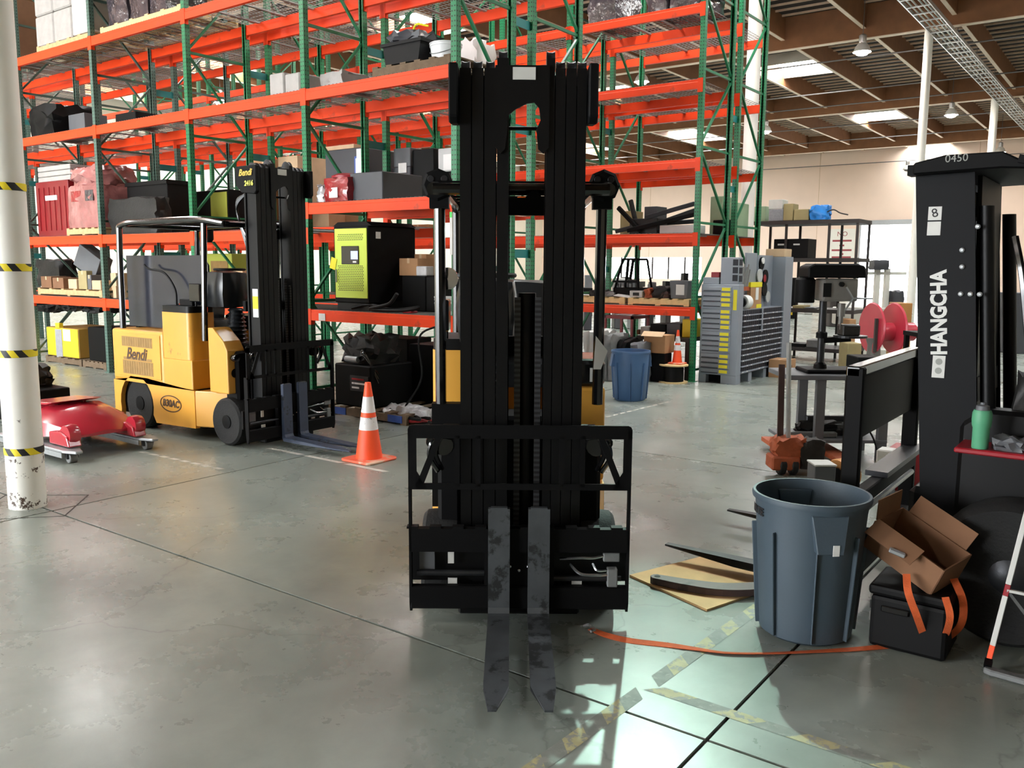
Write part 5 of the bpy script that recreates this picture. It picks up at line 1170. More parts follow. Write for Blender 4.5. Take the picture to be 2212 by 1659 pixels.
# black pump unit on a blue edged pallet, below the charger
pu = thing('hydraulic_power_unit', 'black power unit with printed label on a blue edged pallet', 'machine', (-7.6, 7.3, .12))
x0, x1, zt = ext(722, 800, 788, 6.9)
MB().box(x0,x1,6.9,7.6,.121,zt).build('tank', 'black_satin', pu, bevel=.015); MB().blob(x0+.05,x1-.1,7.0,7.5,zt,zt+.32,6,.05,80,.15).build('motor', 'dark_grease', pu, smooth=True, ang=40)
MB().tube([(x0+.15,6.95,zt+.06),(x1-.25,6.95,zt+.06)], .035, 10).build('cylinder', 'galv', pu, smooth=True)
for k in range(3): MB().tube(bez([(x1-.3+.03*k,6.98,zt+.05),(x1-.15,6.93,zt+.12+.03*k),(x1-.05,6.95,zt+.02),(x1+.03,7.0,zt-.1-.05*k)], 6), .01, 6).build('hose', 'black_gloss', pu, smooth=True)
pl_ = MB().box(x1-.33,x1-.03,6.893,6.8995,zt-.30,zt-.12).build('name_label', 'ink', pu)
for k in range(3): MB().box(x1-.30,x1-.30+(.2,.24,.12)[k],6.890,6.8935,zt-.17-.05*k,zt-.15-.05*k).build('print_line', ('red_paint','cone_white','cone_white')[k], pu)
pallet(x0-.1, 6.85, 0, 'pallet_wood_dark', 'blue edged dark pallet on the floor beneath the black power unit', 1.3, .95, .12)
for k in range(2):
    xx_ = x0+.02+k*.9; MB().box(xx_,xx_+.22,6.843,6.849,.02,.1).build('paint_block', 'pallet_blue', [o for o in COL.objects if o.get('label', '').startswith('blue edged dark')][0])
x0, x1, zt = ext(811, 843, 770, 7.45); MB().prism(rrect(x0,x1,.45,zt,.07,5), 7.45, 7.49, 'xz').build('guard_plate', 'grey_cast', origin=((x0+x1)/2,7.47,.45), label='grey round topped plate propped under the shelf', cat='plate', bevel=.006)
MB().box(x0-.1,x1+.1,7.42,7.55,0,.449).build('equipment_case', 'black_satin', origin=(x0,7.5,0), label='black block propping the round topped grey plate', cat='case')
sbox('equipment_cabinet', 'large black cabinet on the floor at the rear of the charger bay', 'cabinet', 800, 880, 730, 7.85, 0, .45, 'black_satin'); sbox('equipment_cabinet', 'wide dark cabinet on the floor behind the main forklift cowl', 'cabinet', 884, 950, 745, 7.7, 0, .5, 'black_paint')
hs = thing('hose_heap', 'tangle of dark red hoses on the floor under the charger bay', 'hoses', (-6.6, 7.0, 0)); rg = random.Random(5)
for k in range(7):
    c = aty(830+16*k, 850, 7.0); pts = [(c.x+rg.uniform(-.3,.3), 7.0+rg.uniform(-.15,.25), .025+rg.uniform(0,.07)) for _ in range(6)]
    MB().tube(bez(pts, 6), .018, 6).build('hose', 'wrap_red' if k % 2 else 'black_plastic', hs, smooth=True)
for k in range(3): c = aty(850+28*k, 842, 7.05); MB().blob(c.x-.12,c.x+.12,6.98,7.2,.05,.16,4,.03,90+k,.3).build('film_scrap', 'wrap_clear', hs, smooth=True)
c0 = aty(940,690,7.3); MB().tube(bez([(c0.x+.1,7.28,1.1),(c0.x-.15,7.2,.95),(c0.x-.12,7.2,.5),(c0.x-.25,7.1,.2),(c0.x-.3,7.0,.08)], 8), .012, 6).build('hanging_hose', 'black_plastic', origin=(c0.x,7.2,.08), label='thin dark hose hanging from the shelf beside the bucket', cat='hose', smooth=True)
# --- far rack: pallets and odds
x0, x1 = -7.92, -5.72
pallet(x0, 12.3, 1.152, 'pallet_wood_pale', 'fresh pale pallet on the far rack lower shelf behind the mast', 1.05, 1.0, .11); pallet(x0+1.12, 12.3, 1.152, 'pallet_wood_pale', 'fresh pale pallet on the far rack lower shelf under the grey bin', 1.06, 1.0, .11)
zg = 1.263
t = thing('waste_bin', 'tall grey plastic bin with white sheet on the pale pallet', 'bin', (-6.1, 12.5, zg)); xa, xb, zt = ext(1446, 1488, 606, 12.4)
MB().prism([(xa+.03,zg),(xb-.03,zg),(xb,zt),(xa,zt)], 12.4, 12.65, 'xz').build('bin_body', 'grey_box', t, bevel=.01); MB().box(xa+.12,xa+.26,12.392,12.399,zg+.06,zg+.22).build('label_sheet', 'paper', t); MB().box(xa+.14,xa+.28,12.392,12.399,zg+.23,zt-.05).build('window', 'black_gloss', t)
t, a, b, zt = sbox('relay_box', 'small grey box with a dark printed mark on the pale pallet', 'box', 1360, 1387, 628, 12.4, zg, .2, 'machine_grey', thingy=True)
MB().box((a+b)/2-.05,(a+b)/2+.06,12.395,12.3995,zg+.03,zt-.03).build('printed_mark', 'ink', t)
t = thing('guard_cage', 'black forklift guard cage standing on the far lower shelf', 'guard', (-7.0, 12.8, zg)); xa, xb, zt = ext(1332, 1388, 560, 12.6)
for a, b in (((xa,12.5,zg),(xa+.12,12.6,zt)),((xb,12.5,zg),(xb-.1,12.6,zt)),((xa,13.0,zg),(xa+.12,12.95,zt)),((xb,13.0,zg),(xb-.1,12.95,zt)),((xa+.12,12.6,zt),(xb-.1,12.6,zt)),((xa+.12,12.95,zt),(xb-.1,12.95,zt)),((xa+.2,12.55,zg),(xa+.22,12.6,zt)),((xa,12.5,zg+.25),(xb,12.5,zg+.25))): MB().bar(a, b, .035, .035).build('bar', 'black_satin', t)
MB().box(xa,xb,12.5,13.0,zg,zg+.15).build('base', 'black_satin', t, bevel=.01)
for k in range(5): MB().box(xa+.05+.07*k,xa+.1+.07*k,12.56,12.9,zg+.16,zg+.22+.03*(k % 3)).build('part', 'grey_cast', t)
for k, (a, b, tp, m, lb) in enumerate(((1390,1408,624,'rust_orange','small rusty motor on the far lower shelf'),(1408,1442,620,'dark_grease','black gear motor on the far lower shelf'),(1272,1300,628,'dark_grease','dark engine part on the pale pallet behind the mast'),(1302,1326,632,'grey_cast','grey cast housing on the pale pallet'),(1428,1446,630,'brown_steel','brown steel block beside the grey bin'))): sblob('machine_part', lb, 'machine part', a, b, tp, 12.42, zg, .3, m, .025, .3, n=4, seed=100+k)
xa, xb, zt = ext(1326, 1362, 633, 12.36); MB().obox(((xa+xb)/2,12.5,zg+.03), (xb-xa,.3,.01), (.15,.1,0)).build('paper_sheet', 'paper', origin=((xa+xb)/2,12.5,zg), label='white curled sheet lying on the pale pallet edge', cat='paper')
# steel parts pile at 2.26
z6 = 2.272; pl = [((1335,448),(1385,503),12.45),((1362,432),(1378,500),12.6),((1395,470),(1500,440),12.5),((1355,498),(1505,462),12.4),((1400,490),(1508,452),12.7),((1370,486),(1500,478),12.9),((1420,502),(1510,488),12.5),((1330,500),(1420,478),12.8)]
for k, (p, q, y) in enumerate(pl):
    a = aty(p[0],p[1],y); b = aty(q[0],q[1],y); a.z = max(a.z,z6+.03); b.z = max(b.z,z6+.03)
    MB().bar(a, b, .07, .05, up=(0,1,.2)).build('steel_bar', ('black_satin','dark_grease','dark_steel')[k % 3], origin=tuple((a+b)/2), label='bent black steel bar in the heap on the far middle shelf', cat='steel part', group='steel bars heaped on the far shelf', bevel=.008)
for k, (a, b, tp, y, m, lb) in enumerate(((1360,1420,472,12.5,'dark_grease','black plate under the steel bar heap'),(1425,1505,486,12.4,'machine_grey','pale metal sheet under the steel bar heap'),(1392,1420,446,12.9,'grey_cabinet','dark box behind the steel bar heap'),(1340,1368,456,13.0,'cardboard_olive','khaki carton behind the steel bar heap'))): sbox('steel_plate' if k < 2 else 'storage_box', lb, 'plate' if k < 2 else 'box', a, b, tp, y, z6, .35, m, bevel=.006)
for k, (a, b, tp, m, lb) in enumerate(((1535,1562,424,'green_box','pale green carton, taller of two by the far white column'),(1563,1594,438,'green_box','pale green carton, lower of two by the far white column'),(1540,1578,475,'black_plastic','black round case on the far shelf by the end posts'))): sbox('storage_box', lb, 'box', a, b, tp, 13.78 if k == 2 else 14.15, z6, .3 if k == 2 else .5, m, bevel=.01)
for k, (a, b) in enumerate(((1395,1440),(1445,1520),(1270,1330))): xa, xb, _ = ext(a, b, 10, 12.4); MB().blob(xa,xb,12.4,13.2,5.582,6.2,5,.03,110+k,.1).build('wrapped_load', 'wrap_dark', origin=((xa+xb)/2,12.8,5.582), label='black film wrapped load on the far rack top shelf', cat='wrapped goods', group='black loads on the far rack top', smooth=True, ang=40)
for k, (a, b, tp, z) in enumerate(((700,745,430,2.272),(880,925,485,2.272),(1010,1060,470,2.272),(1040,1075,392,3.372))): carton('plain brown carton on the far rack seen past the near row', a, b, tp, 12.45, z, .5, 'cardboard', 'cartons on the far rack')
# under the far rack: bench and clutter
bn = thing('work_bench', 'low dark bench with parts under the far rack shelf', 'bench', (-6.7, 12.5, 0)); xa, xb, zt = ext(1374, 1498, 728, 12.3)
MB().box(xa,xb,12.3,13.2,zt-.06,zt).build('bench_top', 'shelf_black', bn, bevel=.006)
for x in (xa+.05,xb-.05):
    for y in (12.36,13.14): MB().box(x-.03,x+.03,y-.03,y+.03,0,zt-.06).build('leg', 'shelf_black', bn)
for k, (a, b, tp, m, lb) in enumerate(((1375,1381,712,'cardboard_dim','flat brown box on the dark bench'),(1383,1403,706,'machine_grey','pale steel part on the dark bench'),(1405,1438,700,'black_plastic','black case on the dark bench'),(1440,1470,698,'grey_cabinet','charcoal case with vents on the dark bench'),(1474,1498,690,'battery_yellow','yellow tool box on the dark bench end'))): sbox('storage_box', lb, 'box', a, b, tp, 12.45, zt+.001, .4, m, bevel=.008)
t = thing('cart_frame', 'red steel cart frame under the far rack shelf', 'cart', (-7.2, 12.7, 0)); xa, xb, zt2 = ext(1308, 1366, 682, 12.55)
for x in (xa,xb):
    for y in (12.55,13.1): MB().box(x-.02,x+.02,y-.02,y+.02,.0,zt2).build('leg', 'red_paint', t)
MB().box(xa-.02,xb+.02,12.53,13.12,zt2-.05,zt2).build('top_frame', 'red_paint', t)
t = thing('cardboard_carton', 'open brown carton under the far rack beside the blue bin', 'box', (-6.3, 12.0, .4)); xa, xb, zt3 = ext(1391, 1437, 724, 11.95)
MB().box(xa,xb,11.95,12.28,.44,zt3).build('body', 'cardboard', t, bevel=.004); MB().obox(((xa+xb)/2,11.9,zt3+.02), (xb-xa,.12,.006), (.6,0,0)).build('flap', 'cardboard_pale', t)
MB().box(xa,xb,11.95,12.2,0,.439).build('equipment_case', 'black_satin', origin=(xa,12.1,0), label='black case on the floor under the open brown carton', cat='case', bevel=.01)
for k, (a, b, tp, y, m, lb) in enumerate(((1262,1294,716,11.4,'machine_grey','pale grey machine casting behind the forklift cowl'),(1300,1324,724,11.5,'grey_cast','grey motor housing behind the blue bin'),(1331,1352,735,11.6,'black_plastic','black case behind the blue bin'),(1359,1384,742,11.6,'grey_box','grey gearbox beside the open brown carton'))): sblob('machine_part', lb, 'machine part', a, b, tp, y, 0, .5, m, .03, .15, n=5, seed=120+k)
# cable spool and second cone
sp = thing('cable_spool', 'wooden spool of black cable on the floor by the drawer cabinet', 'spool', (-5.84, 12.05, 0))
MB().lathe([(.22,0),(.22,.02)], 24, (-5.84,12.05,0)).build('flange', 'pallet_wood_pale', sp); MB().lathe([(.22,.26),(.22,.28)], 24, (-5.84,12.05,0)).build('flange', 'pallet_wood_pale', sp)
MB().lathe([(.15+(.006 if k % 2 else 0),.02+.24*k/24) for k in range(25)], 24, (-5.84,12.05,0)).build('cable_winding', 'black_plastic', sp, smooth=True, ang=80)
cone(-5.82, 12.12, .281, 'small orange and white cone standing on the cable spool', .52, .62)
# --- grey parts cabinets
dc = thing('drawer_cabinet', 'grey drawer cabinet with yellow drawer labels at the rack end', 'cabinet', (-5.3, 12.6, 0))
x0, x1 = -5.57, -4.97
MB().box(x0,x1,12.36,12.54,.13,1.5).build('carcass', 'steel_cabinet', dc, bevel=.006); MB().box(x0,x0+.12,12.36,12.54,0,.13).box(x0+.36,x1,12.36,12.54,0,.13).build('plinth', 'steel_cabinet', dc); MB().box(x0+.12,x0+.36,12.48,12.5,0,.13).build('plinth_recess', 'black_satin', dc)
for k in range(16):
    g_ = k//4; z = 1.47-(k+1)*.0775-g_*.026
    d_ = MB().box(x0+.03,x1-.11,12.335,12.359,z,z+.07).build('drawer', 'steel_cabinet', dc, bevel=.004)
    MB().box(x1-.26-.004*(k % 3),x1-.13,12.331,12.3355,z+.012,z+.058).build('drawer_label', 'label_yellow', d_); MB().box(x0+.05,x1-.28,12.325,12.336,z+.004,z+.016).build('drawer_pull', 'bin_dark', d_)
MB().box(x1-.085,x1-.03,12.354,12.36,1.12,1.42).build('paper_strip', 'label_yellow', dc)
bc = thing('bin_cabinet', 'grey pigeonhole bin cabinet with rows of small white tags', 'cabinet', (-5.3, 13.5, 0))
MB().box(-5.35,-4.985,12.86,14.25,.14,1.12).build('carcass', 'steel_cabinet', bc)
for a, b in ((12.86,13.0),(13.5,13.62),(14.1,14.25)): MB().box(-5.35,-4.97,a,b,0,.14).build('foot', 'steel_cabinet', bc)
MB().box(-5.3,-5.2,13.0,14.1,0,.14).build('toe_recess', 'black_satin', bc)
bcell = None
for r_ in range(11):
    z = .16+r_*.0865
    MB().box(-4.985,-4.955,12.55,14.25,z,z+.016).build('shelf_lip', 'bin_lip', bc)
    for c_ in range(20):
        y = 12.57+c_*.0838
        if bcell is None: bcell = MB().box(0,.012,0,.074,0,.066).build('bin', 'bin_dark', bc, origin=(-4.985,y,z+.018), local=True)
        else: inst(bcell, (-4.985,y,z+.018), bc, 'bin')
for r_ in range(11):
    for c_ in range(10):
        if (r_*7+c_*3) % 10 < 6: MB().box(-4.9545,-4.953,12.575+c_*.17,12.615+c_*.17,.163+r_*.0865,.18+r_*.0865).build('tag', 'paper', bc)
MB().box(-5.35,-4.985,12.55,12.859,.14,1.12).build('end_carcass', 'steel_cabinet', bc)
MB().box(-5.35,-4.95,14.25,14.62,0,1.93).build('side_panel', 'steel_cabinet', bc, bevel=.006); MB().box(-4.96,-4.945,13.28,13.32,.75,1.12).build('mid_strip', 'bin_lip', bc)
t = thing('parts_cabinet', 'small grey cabinet with three dark slots standing on the drawers', 'cabinet', (-5.14, 12.6, 1.5)); MB().box(-5.28,-5.0,12.38,12.54,1.501,1.9).build('body', 'steel_cabinet', t, bevel=.006)
for k in range(3): MB().box(-5.001,-4.996,12.40,12.52,1.54+.12*k,1.63+.12*k).build('slot', 'bin_dark', t)
for k in range(3): MB().box(-5.09,-5.01,12.374,12.38,1.55+.115*k,1.64+.115*k).build('slot', 'bin_dark', t)
MB().box(-5.56,-5.3,12.38,12.6,1.501,1.60).build('storage_box', 'steel_cabinet', origin=(-5.43,12.5,1.501), label='low grey blue box on top of the drawer cabinet', cat='box', bevel=.006)
MB().box(-5.44,-5.31,12.4,12.58,1.601,1.68).build('storage_box', 'red_paint', origin=(-5.37,12.5,1.601), label='small red box stacked on the low grey blue box', cat='box', bevel=.006)
t = thing('disc_rack', 'grey upright panel hung with abrasive discs over the bins', 'rack', (-5.2, 13.6, 1.12)); MB().box(-5.2,-5.17,13.1,13.55,1.121,1.98).build('panel', 'steel_cabinet', t, bevel=.004)
for k, (y, z, r_, m) in enumerate(((13.7,1.82,.1,'black_plastic'),(13.62,1.62,.11,'machine_grey'),(13.85,1.60,.12,'black_plastic'),(13.8,1.58,.06,'red_paint'),(13.8,1.40,.11,'black_plastic'),(13.95,1.28,.09,'machine_grey'),(13.66,1.86,.05,'paper'))): MB().lathe([(r_,0),(r_,.02)], 22, (-5.16+.006*k,y,z), 'x').build('disc', m, t)
MB().box(-5.19,-5.165,13.551,14.24,1.121,1.95).build('back_panel', 'steel_cabinet', t)
t = thing('cardboard_carton', 'brown board with yellow tape edges leaning over the bins', 'box', (-5.06, 13.2, 1.121)); MB().box(-5.1,-5.04,13.0,13.45,1.121,1.52).build('board', 'cardboard', t); MB().box(-5.102,-5.036,12.98,13.46,1.45,1.525).build('tape', 'label_yellow', t); MB().box(-5.102,-5.036,13.25,13.46,1.12,1.18).build('tape', 'label_yellow', t); MB().box(-5.04,-5.036,13.2,13.32,1.25,1.44).build('sheet', 'paper', t)
t = thing('tape_roll', 'white roll of material on its side on the bin cabinet', 'roll', (-5.05, 12.75, 1.121)); MB().lathe([(.09,-.1),(.105,-.1),(.105,.1),(.09,.1)], 24, (-5.05,12.78,1.23), 'y').build('roll', 'paper', t, smooth=True); MB().lathe([(.045,-.11),(.045,.11)], 16, (-5.05,12.78,1.23), 'y').build('core', 'cardboard', t, smooth=True); MB().lathe([(.08,-.16),(.08,-.11)], 18, (-5.05,12.78,1.23), 'y').build('black_roll', 'black_plastic', t)
for k in range(7): a = 12.62+.055*k; MB().tube([(-5.08,a,1.45),(-5.05,a+.01,1.72+.04*(k % 3))], .012, 6).build('tool', 'galv', origin=(-5.07,a,1.45), label='thin steel tool hanging above the white roll', cat='tool', group='tools above the bins')
MB().box(-5.10,-5.06,12.5,13.05,1.40,1.46).build('tool_rail', 'rust_orange', origin=(-5.08,12.8,1.40), label='orange magnetic rail holding the steel tools', cat='rail')
MB().box(-5.3,-4.98,14.26,14.6,1.932,2.06).build('cardboard_carton', 'cardboard_pale', origin=(-5.1,14.4,1.932), label='tan carton on top of the grey side panel', cat='box', bevel=.005)
t = thing('cardboard_carton', 'closed brown carton on the floor beside the bin cabinet', 'box', (-4.72, 13.85, 0)); MB().box(-4.93,-4.62,13.62,14.0,0,.29).build('body', 'cardboard', t, bevel=.005); MB().box(-4.6215,-4.6185,13.8,13.83,.08,.2).build('print', 'cardboard_dim', t); MB().box(-4.79,-4.76,13.62,14.0,.29,.2915).build('tape', 'cardboard_pale', t)
# --- black boltless shelving beyond the cabinets
sh = thing('boltless_shelving', 'black boltless shelving with open bays beyond the cabinets', 'shelving', (-5.4, 16.9, 0))
xs_ = [-6.35,-5.75,-4.95,-4.45]
for x in xs_:
    for y in (16.5,17.3): MB().box(x-.02,x+.02,y-.02,y+.02,0,2.62).build('upright', 'shelf_black', sh)
for z in (.22,.95,1.9,2.6): MB().box(xs_[0]-.03,xs_[-1]+.03,16.46,17.34,z-.035,z+.035).build('shelf', 'shelf_black', sh)
def on_shelf(lb, name, cat, px0, px1, pyt, z, dep, m, y=16.52): return sbox(name, lb, cat, px0, px1, pyt, y, z, dep, m, bevel=.008)
on_shelf('white and blue box, lower of the pair on the black shelving', 'storage_box', 'box', 1661, 1692, 452, 2.636, .3, 'bucket_label'); zz = aty(1676,452,16.52).z
on_shelf('white and blue box stacked upper on the black shelving', 'storage_box', 'box', 1661, 1691, 431, zz+.001, .3, 'white_plate'); on_shelf('tall tan carton beside the white boxes on the shelving top', 'cardboard_carton', 'box', 1693, 1714, 440, 2.636, .3, 'cardboard_olive'); on_shelf('wide tan carton on the shelving top by the blue bag', 'cardboard_carton', 'box', 1715, 1747, 452, 2.636, .3, 'cardboard_olive'); on_shelf('pale green box at the shelving top behind the end post', 'storage_box', 'box', 1622, 1655, 446, 2.636, .3, 'green_box', 16.9)
sblob('plastic_bag', 'bright blue bag on the shelving top', 'bag', 1748, 1786, 444, 16.52, 2.636, .35, 'blue_bag', .03, .4, seed=140)
MB().tube(bez([aty(1782,460,16.6), aty(1800,453,16.6), aty(1815,460,16.6), aty(1832,464,16.6)], 6), .012, 6).build('wire_coil', 'shelf_black', origin=tuple(aty(1790,464,16.6)), label='thin black wire curling over the shelving top', cat='wire', smooth=True)
t, a, b, zt = sbox('equipment_case', 'black case with two white latches on the shelving', 'case', 1672, 1746, 516, 16.52, 1.936, .5, 'black_plastic', thingy=True)
for x in (a+.08,a+.38): MB().box(x,x+.12,16.512,16.52,zt-.12,zt-.09).build('latch', 'white_plate', t)
for k, (p0_, p1_, tp, z, m, lb) in enumerate(((1712,1736,660,.986,'cardboard_olive','khaki carton on the mid shelf behind the drill press'),(1700,1712,668,.986,'black_plastic','black tool case on the mid shelf behind the drill press'),(1738,1760,664,.986,'grey_box','grey box on the mid shelf behind the drill press column'),(1706,1738,742,.256,'black_plastic','black box low on the shelving'),(1742,1770,735,.256,'grey_cast','grey part low on the shelving'))): on_shelf(lb, 'storage_box', 'box', p0_, p1_, tp, z, .4, m)
MB().box(-5.95,-5.55,16.46,16.49,.86,.91).build('shelf_sign', 'battery_yellow', sh)
# ------------------------------------------------------------------ machine area on the right, view-aligned working positions
def SV(s, t, z): return FH*s+RH*t+V((0,0,z))
def px2(px, py, s):
    d = ray(px, py); k = s/d.dot(FH); p = CC+d*k; return V((p.dot(FH), p.dot(RH), p.z))
dp_ = thing('drill_press', 'dark bench drill press on a steel table beyond the bin', 'drill press', SV(8.0, 2.86, .795), HEAD)
def L(px, py, dy=0): q = px2(px, py, 8.0+dy); return q.y-2.86, q.z-.795         # local x, z
def dpart(b, n, m, **k): return pt(b, n, m, dp_, **k)
xa, za = L(1735,600); xb, zb = L(1862,570)
dpart(MB().prism([(xa,za),(xb,za),(xb-.02,zb-.02),(xb-.09,zb),(xa+.06,zb),(xa,zb-.03)], -.14, .14, 'xz'), 'belt_cover', 'black_satin', bevel=.012)
xa, za = L(1767,650); xb, zb = L(1845,602)
dpart(MB().box(xa,xb,-.12,.12,za,zb), 'head', 'press_grey', bevel=.02, seg=2)
dpart(MB().box(xa,xa+.07,-.13,-.12,za+.04,zb-.04), 'switch_plate', 'black_plastic'); dpart(MB().lathe([(.022,0),(.022,-.03)], 14, (xa+.16,-.12,zb-.05), 'y'), 'knob', 'black_plastic')
xm, zm = L(1740,628); dpart(MB().lathe([(.085,-.11),(.09,-.1),(.09,.1),(.07,.12)], 22, (xm,0.02,zm)), 'motor', 'black_satin', smooth=True)
xc, z0 = L(1771,795); _, z1 = L(1771,655)
dpart(MB().tube([(xc,0,.02),(xc,0,zb)], .034, 18), 'column', 'dark_steel', smooth=True)
dpart(MB().lathe([(.05,0),(.05,.05),(.036,.06)], 18, (xc,0,L(1771,730)[1])), 'table_collar', 'black_satin', smooth=True)
xt, zt = L(1835,724); dpart(MB().lathe([(.15,zt-.02),(.15,zt)], 28, (xt,-.02,0)), 'work_table', 'dark_steel'); dpart(MB().bar((xc,0,zt-.05),(xt,-.02,zt-.03), .06, .05), 'table_arm', 'black_satin')
dpart(MB().box(xt-.1,xt+.06,-.1,.06,zt,zt+.1), 'vise', 'dark_grease', bevel=.01)
xq, zq = L(1816,660); dpart(MB().tube([(xq,-.02,zq+.02),(xq,-.02,zq-.10)], .035, 14).tube([(xq,-.02,zq-.1),(xq,-.02,zq-.16)], .02, 12).tube([(xq,-.02,zq-.16),(xq,-.02,zq-.22)], .007, 8), 'quill', 'press_grey', smooth=True)
for a in (0,2.1,4.2): dpart(MB().tube([(xb-.05,-.13,za+.03),(xb-.05+.16*math.cos(a),-.17,za+.03+.12*math.sin(a))], .008, 6), 'feed_handle', 'galv', smooth=True)
xa, _ = L(1730,800); xb, _ = L(1850,800)
dpart(MB().prism([(xa,-.17),(xb,-.17),(xb,.17),(xa,.17)], 0, .035, 'xy'), 'base', 'black_satin', bevel=.01)
dpart(MB().lathe([(.06,.035),(.055,.07),(.036,.09)], 18, (xc,0,0)), 'base_flange', 'black_satin', smooth=True)
tb = thing('steel_table', 'dark steel table with a lower shelf carrying the drill press', 'table', SV(8.0, 2.9, 0), HEAD)
def tp_(b, n, m='dark_steel', **k): return pt(b, n, m, tb, **k)
tp_(MB().box(-.42,.55,-.28,.32,.75,.794), 'table_top', 'grey_box', bevel=.005)
for x in (-.1,.48):
    for y in (-.22,.26): tp_(MB().box(x-.04,x+.04,y-.03,y+.03,0,.75), 'leg', 'grey_box')
tp_(MB().box(-.40,.52,-.26,.30,.17,.20), 'lower_shelf', 'grey_box', bevel=.004)
tp_(MB().tube(bez([(.12,-.29,.75),(.2,-.3,.5),(.36,-.3,.25),(.42,-.3,.1)], 8), .008, 6), 'power_cord', 'black_plastic', smooth=True)
for k, (a, b, y0_, z0_, z1_, m, lb) in enumerate(((-.36,.1,-.16,.201,.25,'grey_cast','long grey bar stock on the lower table shelf'),(-.22,.3,-.07,.201,.31,'dark_grease','greasy chain heap on the lower table shelf'),(-.1,.4,.1,.201,.36,'dark_steel','dark steel channel on the lower table shelf'))):
    o = thing('bar_stock' if k != 1 else 'chain_heap', lb, 'steel part', SV(8.0, 2.9, .201), HEAD)
    if k == 1: pt(MB().blob(a,b,y0_,y0_+.14,0,.11,6,.025,150,.3), 'heap', m, o, smooth=True)
    else: pt(MB().box(a,b,y0_,y0_+.07,0,z1_-z0_), 'bar', m, o, bevel=.008)
# pallet jack: orange pump, upright handle pair
pj = thing('pallet_jack', 'rusty orange pallet jack with two upright handle bars behind the bin', 'pallet jack', SV(7.25, 2.36, 0), HEAD)
def pjp(b, n, m, **k): return pt(b, n, m, pj, **k)
pjp(MB().box(-.16,.08,-.1,.1,.05,.17), 'frame_block', 'rust_orange', bevel=.015); pjp(MB().blob(-.12,.14,-.09,.12,.16,.32,5,.02,160,.25), 'pump', 'rust_orange', smooth=True, ang=40)
pjp(MB().blob(.08,.28,-.1,.12,.06,.3,5,.02,161,.2), 'valve_body', 'dark_grease', smooth=True, ang=40)
pjp(MB().bar((-.07,.0,.2),(-.05,.12,.93), .05, .02, up=(0,1,0)), 'handle_bar', 'brown_steel'); pjp(MB().tube([(0,0,.25),(-.005,.1,1.12)], .02, 10), 'handle_tube', 'galv', smooth=True); pjp(MB().lathe([(.035,.0),(.035,.1)], 12, (0,0,.2)), 'handle_socket', 'rust_orange', smooth=True)
for x in (-.06,.04): pjp(MB().lathe([(.08,-.03),(.09,-.02),(.09,.02),(.08,.03)], 20, (x,-.02,.09), 'x'), 'steer_wheel', 'dark_grease', smooth=True)
for x in (.12,.5): pjp(MB().box(x,x+.16,.1,1.2,.05,.09), 'fork', 'rust_orange')
o = thing('storage_box', 'grey steel box with white lid behind the bin rim', 'box', SV(6.6, 2.42, 0), HEAD); pt(MB().box(-.08,.08,-.08,.1,0,.235), 'body', 'grey_box', o, bevel=.006); pt(MB().box(-.085,.085,-.085,.105,.235,.25), 'lid', 'white_plate', o, bevel=.003)
o = thing('load_wheel', 'tan polyurethane wheel standing behind the bin', 'wheel', SV(6.7, 2.62, 0), HEAD+.5); pt(MB().lathe([(.06,-.06),(.125,-.07),(.13,-.05),(.13,.05),(.125,.07),(.06,.06)], 28, (0,0,.13), 'x'), 'tread', 'tan_wheel', o, smooth=True); pt(MB().lathe([(.06,-.065),(.06,.065)], 18, (0,0,.13), 'x'), 'hub', 'dark_steel', o)
o = thing('storage_bin', 'red parts bin standing behind the backrest of the dark forklift', 'bin', (-1.55, 7.2, .0)); q = aty(1932,970,7.2); MB().prism([(q.x-.02,.0),(q.x+.26,0),(q.x+.3,q.z),(q.x-.06,q.z)], 7.2, 7.5, 'xz').build('bin_body', 'red_paint', o, bevel=.01)
q = aty(1922,985,7.0); MB().box(q.x-.1,q.x+.02,7.0,7.15,0,q.z+.04).build('paint_can', 'white_plate', origin=(q.x,7.07,0), label='white container beside the red parts bin', cat='container', bevel=.01)
# big red reel on a grey pedestal
rl = thing('hose_reel', 'large red reel on a flared grey pedestal past the drill press', 'reel', SV(14.2, 5.95, 0), HEAD)
def rp(b, n, m, **k): return pt(b, n, m, rl, **k)
rp(MB().lathe([(.30,0),(.28,.06),(.12,.12),(.1,.5),(.14,.62)], 20, (.0,0,0)), 'pedestal', 'press_grey', smooth=True, ang=50)
RM = Matrix.Rotation(math.radians(6), 3, 'Z')
for x in (-.05,.30): rp(MB().lathe([(.04,-.02),(.40,-.02),(.42,0),(.40,.02),(.04,.02)], 32, (x,0,.78), 'x', M=RM), 'flange', 'reel_red', smooth=True, ang=40)
rp(MB().lathe([(.14,-.05),(.15,.0),(.15,.55),(.12,.58)], 24, (.1,0,.72), 'x', M=RM), 'drum', 'reel_red', smooth=True); rp(MB().box(-.1,-.06,-.25,-.2,.4,.95), 'spoke', 'shelf_black')
def simple(name, label, cat, px0, px1, py0, py1, s, mat, dep=.4, bevel=.01, blob=0, seed=1, z0=None):
    a = px2(px0, py1, s); b = px2(px1, py0, s); zb_ = 0 if z0 is None else z0; tc = (a.y+b.y)/2; w = (b.y-a.y)/2
    o = thing(name, label, cat, SV(s+dep/2, tc, zb_), HEAD)
    if blob: pt(MB().blob(-w,w,-dep/2,dep/2,0,b.z-zb_,5,blob,seed,.2), 'body', mat, o, smooth=True, ang=40)
    else: pt(MB().box(-w,w,-dep/2,dep/2,0,b.z-zb_), 'body', mat, o, bevel=bevel)
    return o
simple('storage_bin', 'tall tan plastic bin near the bright door', 'bin', 1940, 1972, 655, 745, 15.8, 'brown_bin', .5)
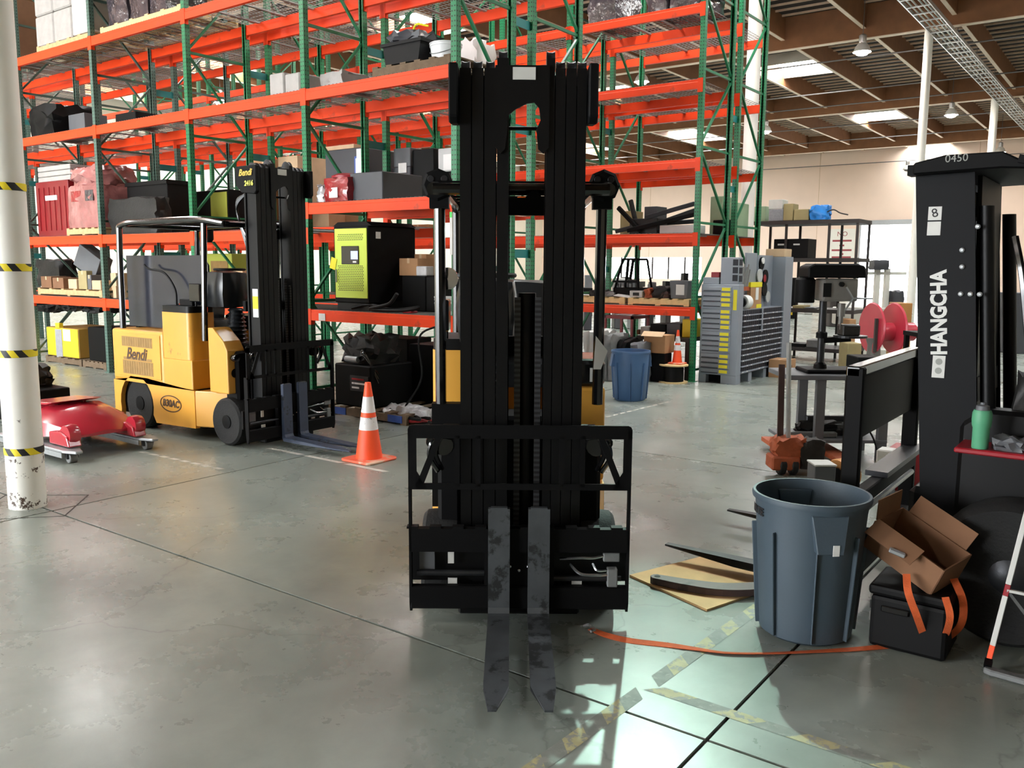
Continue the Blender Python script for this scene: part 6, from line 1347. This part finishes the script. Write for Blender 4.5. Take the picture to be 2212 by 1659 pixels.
simple('cardboard_carton', 'open tan carton on the floor past the drill press', 'box', 1830, 1862, 742, 775, 14.9, 'cardboard_olive', .4)
simple('cardboard_carton', 'upright brown carton on the floor by the shelving', 'box', 1830, 1850, 690, 770, 15.7, 'cardboard', .4)
simple('machine_block', 'low black machine block in front of the red reel', 'machine', 1852, 1900, 772, 810, 11.0, 'black_satin', .4)
simple('waste_bin', 'dark waste bin standing far beyond the dark forklift', 'bin', 2186, 2230, 633, 712, 18.0, 'grey_cabinet', .6)
st_ = thing('frame_stand', 'black steel stand beside the red reel', 'stand', SV(12.6, 6.0, 0), HEAD)
for x in (-.16,.16):
    for y in (-.2,.2): pt(MB().box(x-.03,x+.03,y-.03,y+.03,0,.78), 'leg', 'black_satin', st_)
pt(MB().box(-.2,.24,-.24,.24,.78,.84), 'top', 'black_satin', st_); pt(MB().box(-.16,.16,-.02,.02,.35,.4), 'stretcher', 'black_satin', st_)
# white stacker frame with dark seat against the glare
wf = thing('stacker_frame', 'white steel stacker frame with a dark pad against the bright door', 'stacker', SV(18.0, 7.6, 0), HEAD)
for x in (-.08,.12): pt(MB().box(x-.05,x+.05,-.05,.05,0,1.75), 'upright', 'white_paint', wf, bevel=.005)
pt(MB().box(-.45,.5,-.05,.05,1.62,1.68), 'cross_bar', 'white_paint', wf); pt(MB().blob(-.22,.1,-.15,.15,1.72,1.92,4,.01,170,.3), 'pad', 'grey_cabinet', wf, smooth=True); pt(MB().blob(.2,.42,-.2,.2,.5,1.3,5,.02,171,.3), 'dark_cover', 'grey_cabinet', wf, smooth=True); pt(MB().box(-.5,.6,-.5,.5,0,.12), 'base', 'white_paint', wf, bevel=.01); pt(MB().box(-.9,.2,-.1,.2,.6,.95), 'bench', 'white_paint', wf, bevel=.02)
# far machines and stock in front of the glazed strip
rg = random.Random(11)
fm = ['grey_cabinet','black_satin','grey_box','machine_grey','dark_grease','shelf_black']
names = [('pallet_stock','stock'),('machine_block','machine'),('storage_crate','crate')]
adj = ['dark','charcoal','grey','pale grey','greasy','brown black']
plc = ['far behind the lower rack shelf','before the glazed strip','deep in the far work area']
i = 0
for row, s0 in enumerate((24, 30, 37)):
    for k in range(7):
        px = 1262+k*36+rg.uniform(-8,8); w = rg.uniform(13,22); top = rg.uniform(588,622) if row else rg.uniform(605,640)
        nm, ct = names[(k+row) % 3]; a = adj[i % 6]
        simple(nm, f'{a} {ct} {plc[row]}, {("beside a pillar","next to a low cart","by a stacked pair","near a bench","under a hanging lamp","against open floor","at the aisle edge")[k]}', ct, px, px+w, top, 700, s0+rg.uniform(-1,1), fm[i % 6], rg.uniform(.5,1.0), .02); i += 1
for k, (px, s) in enumerate(((1700,30),(1735,33),(1790,26))): simple('storage_crate', f'{("charcoal","pale grey","dark")[k]} crate far past the shelving, {("by the peach wall","near the notice board","next to the drill press head")[k]}', 'crate', px, px+24, 600+6*k, 720, s, fm[(k*2+1) % 6], .8, .02)
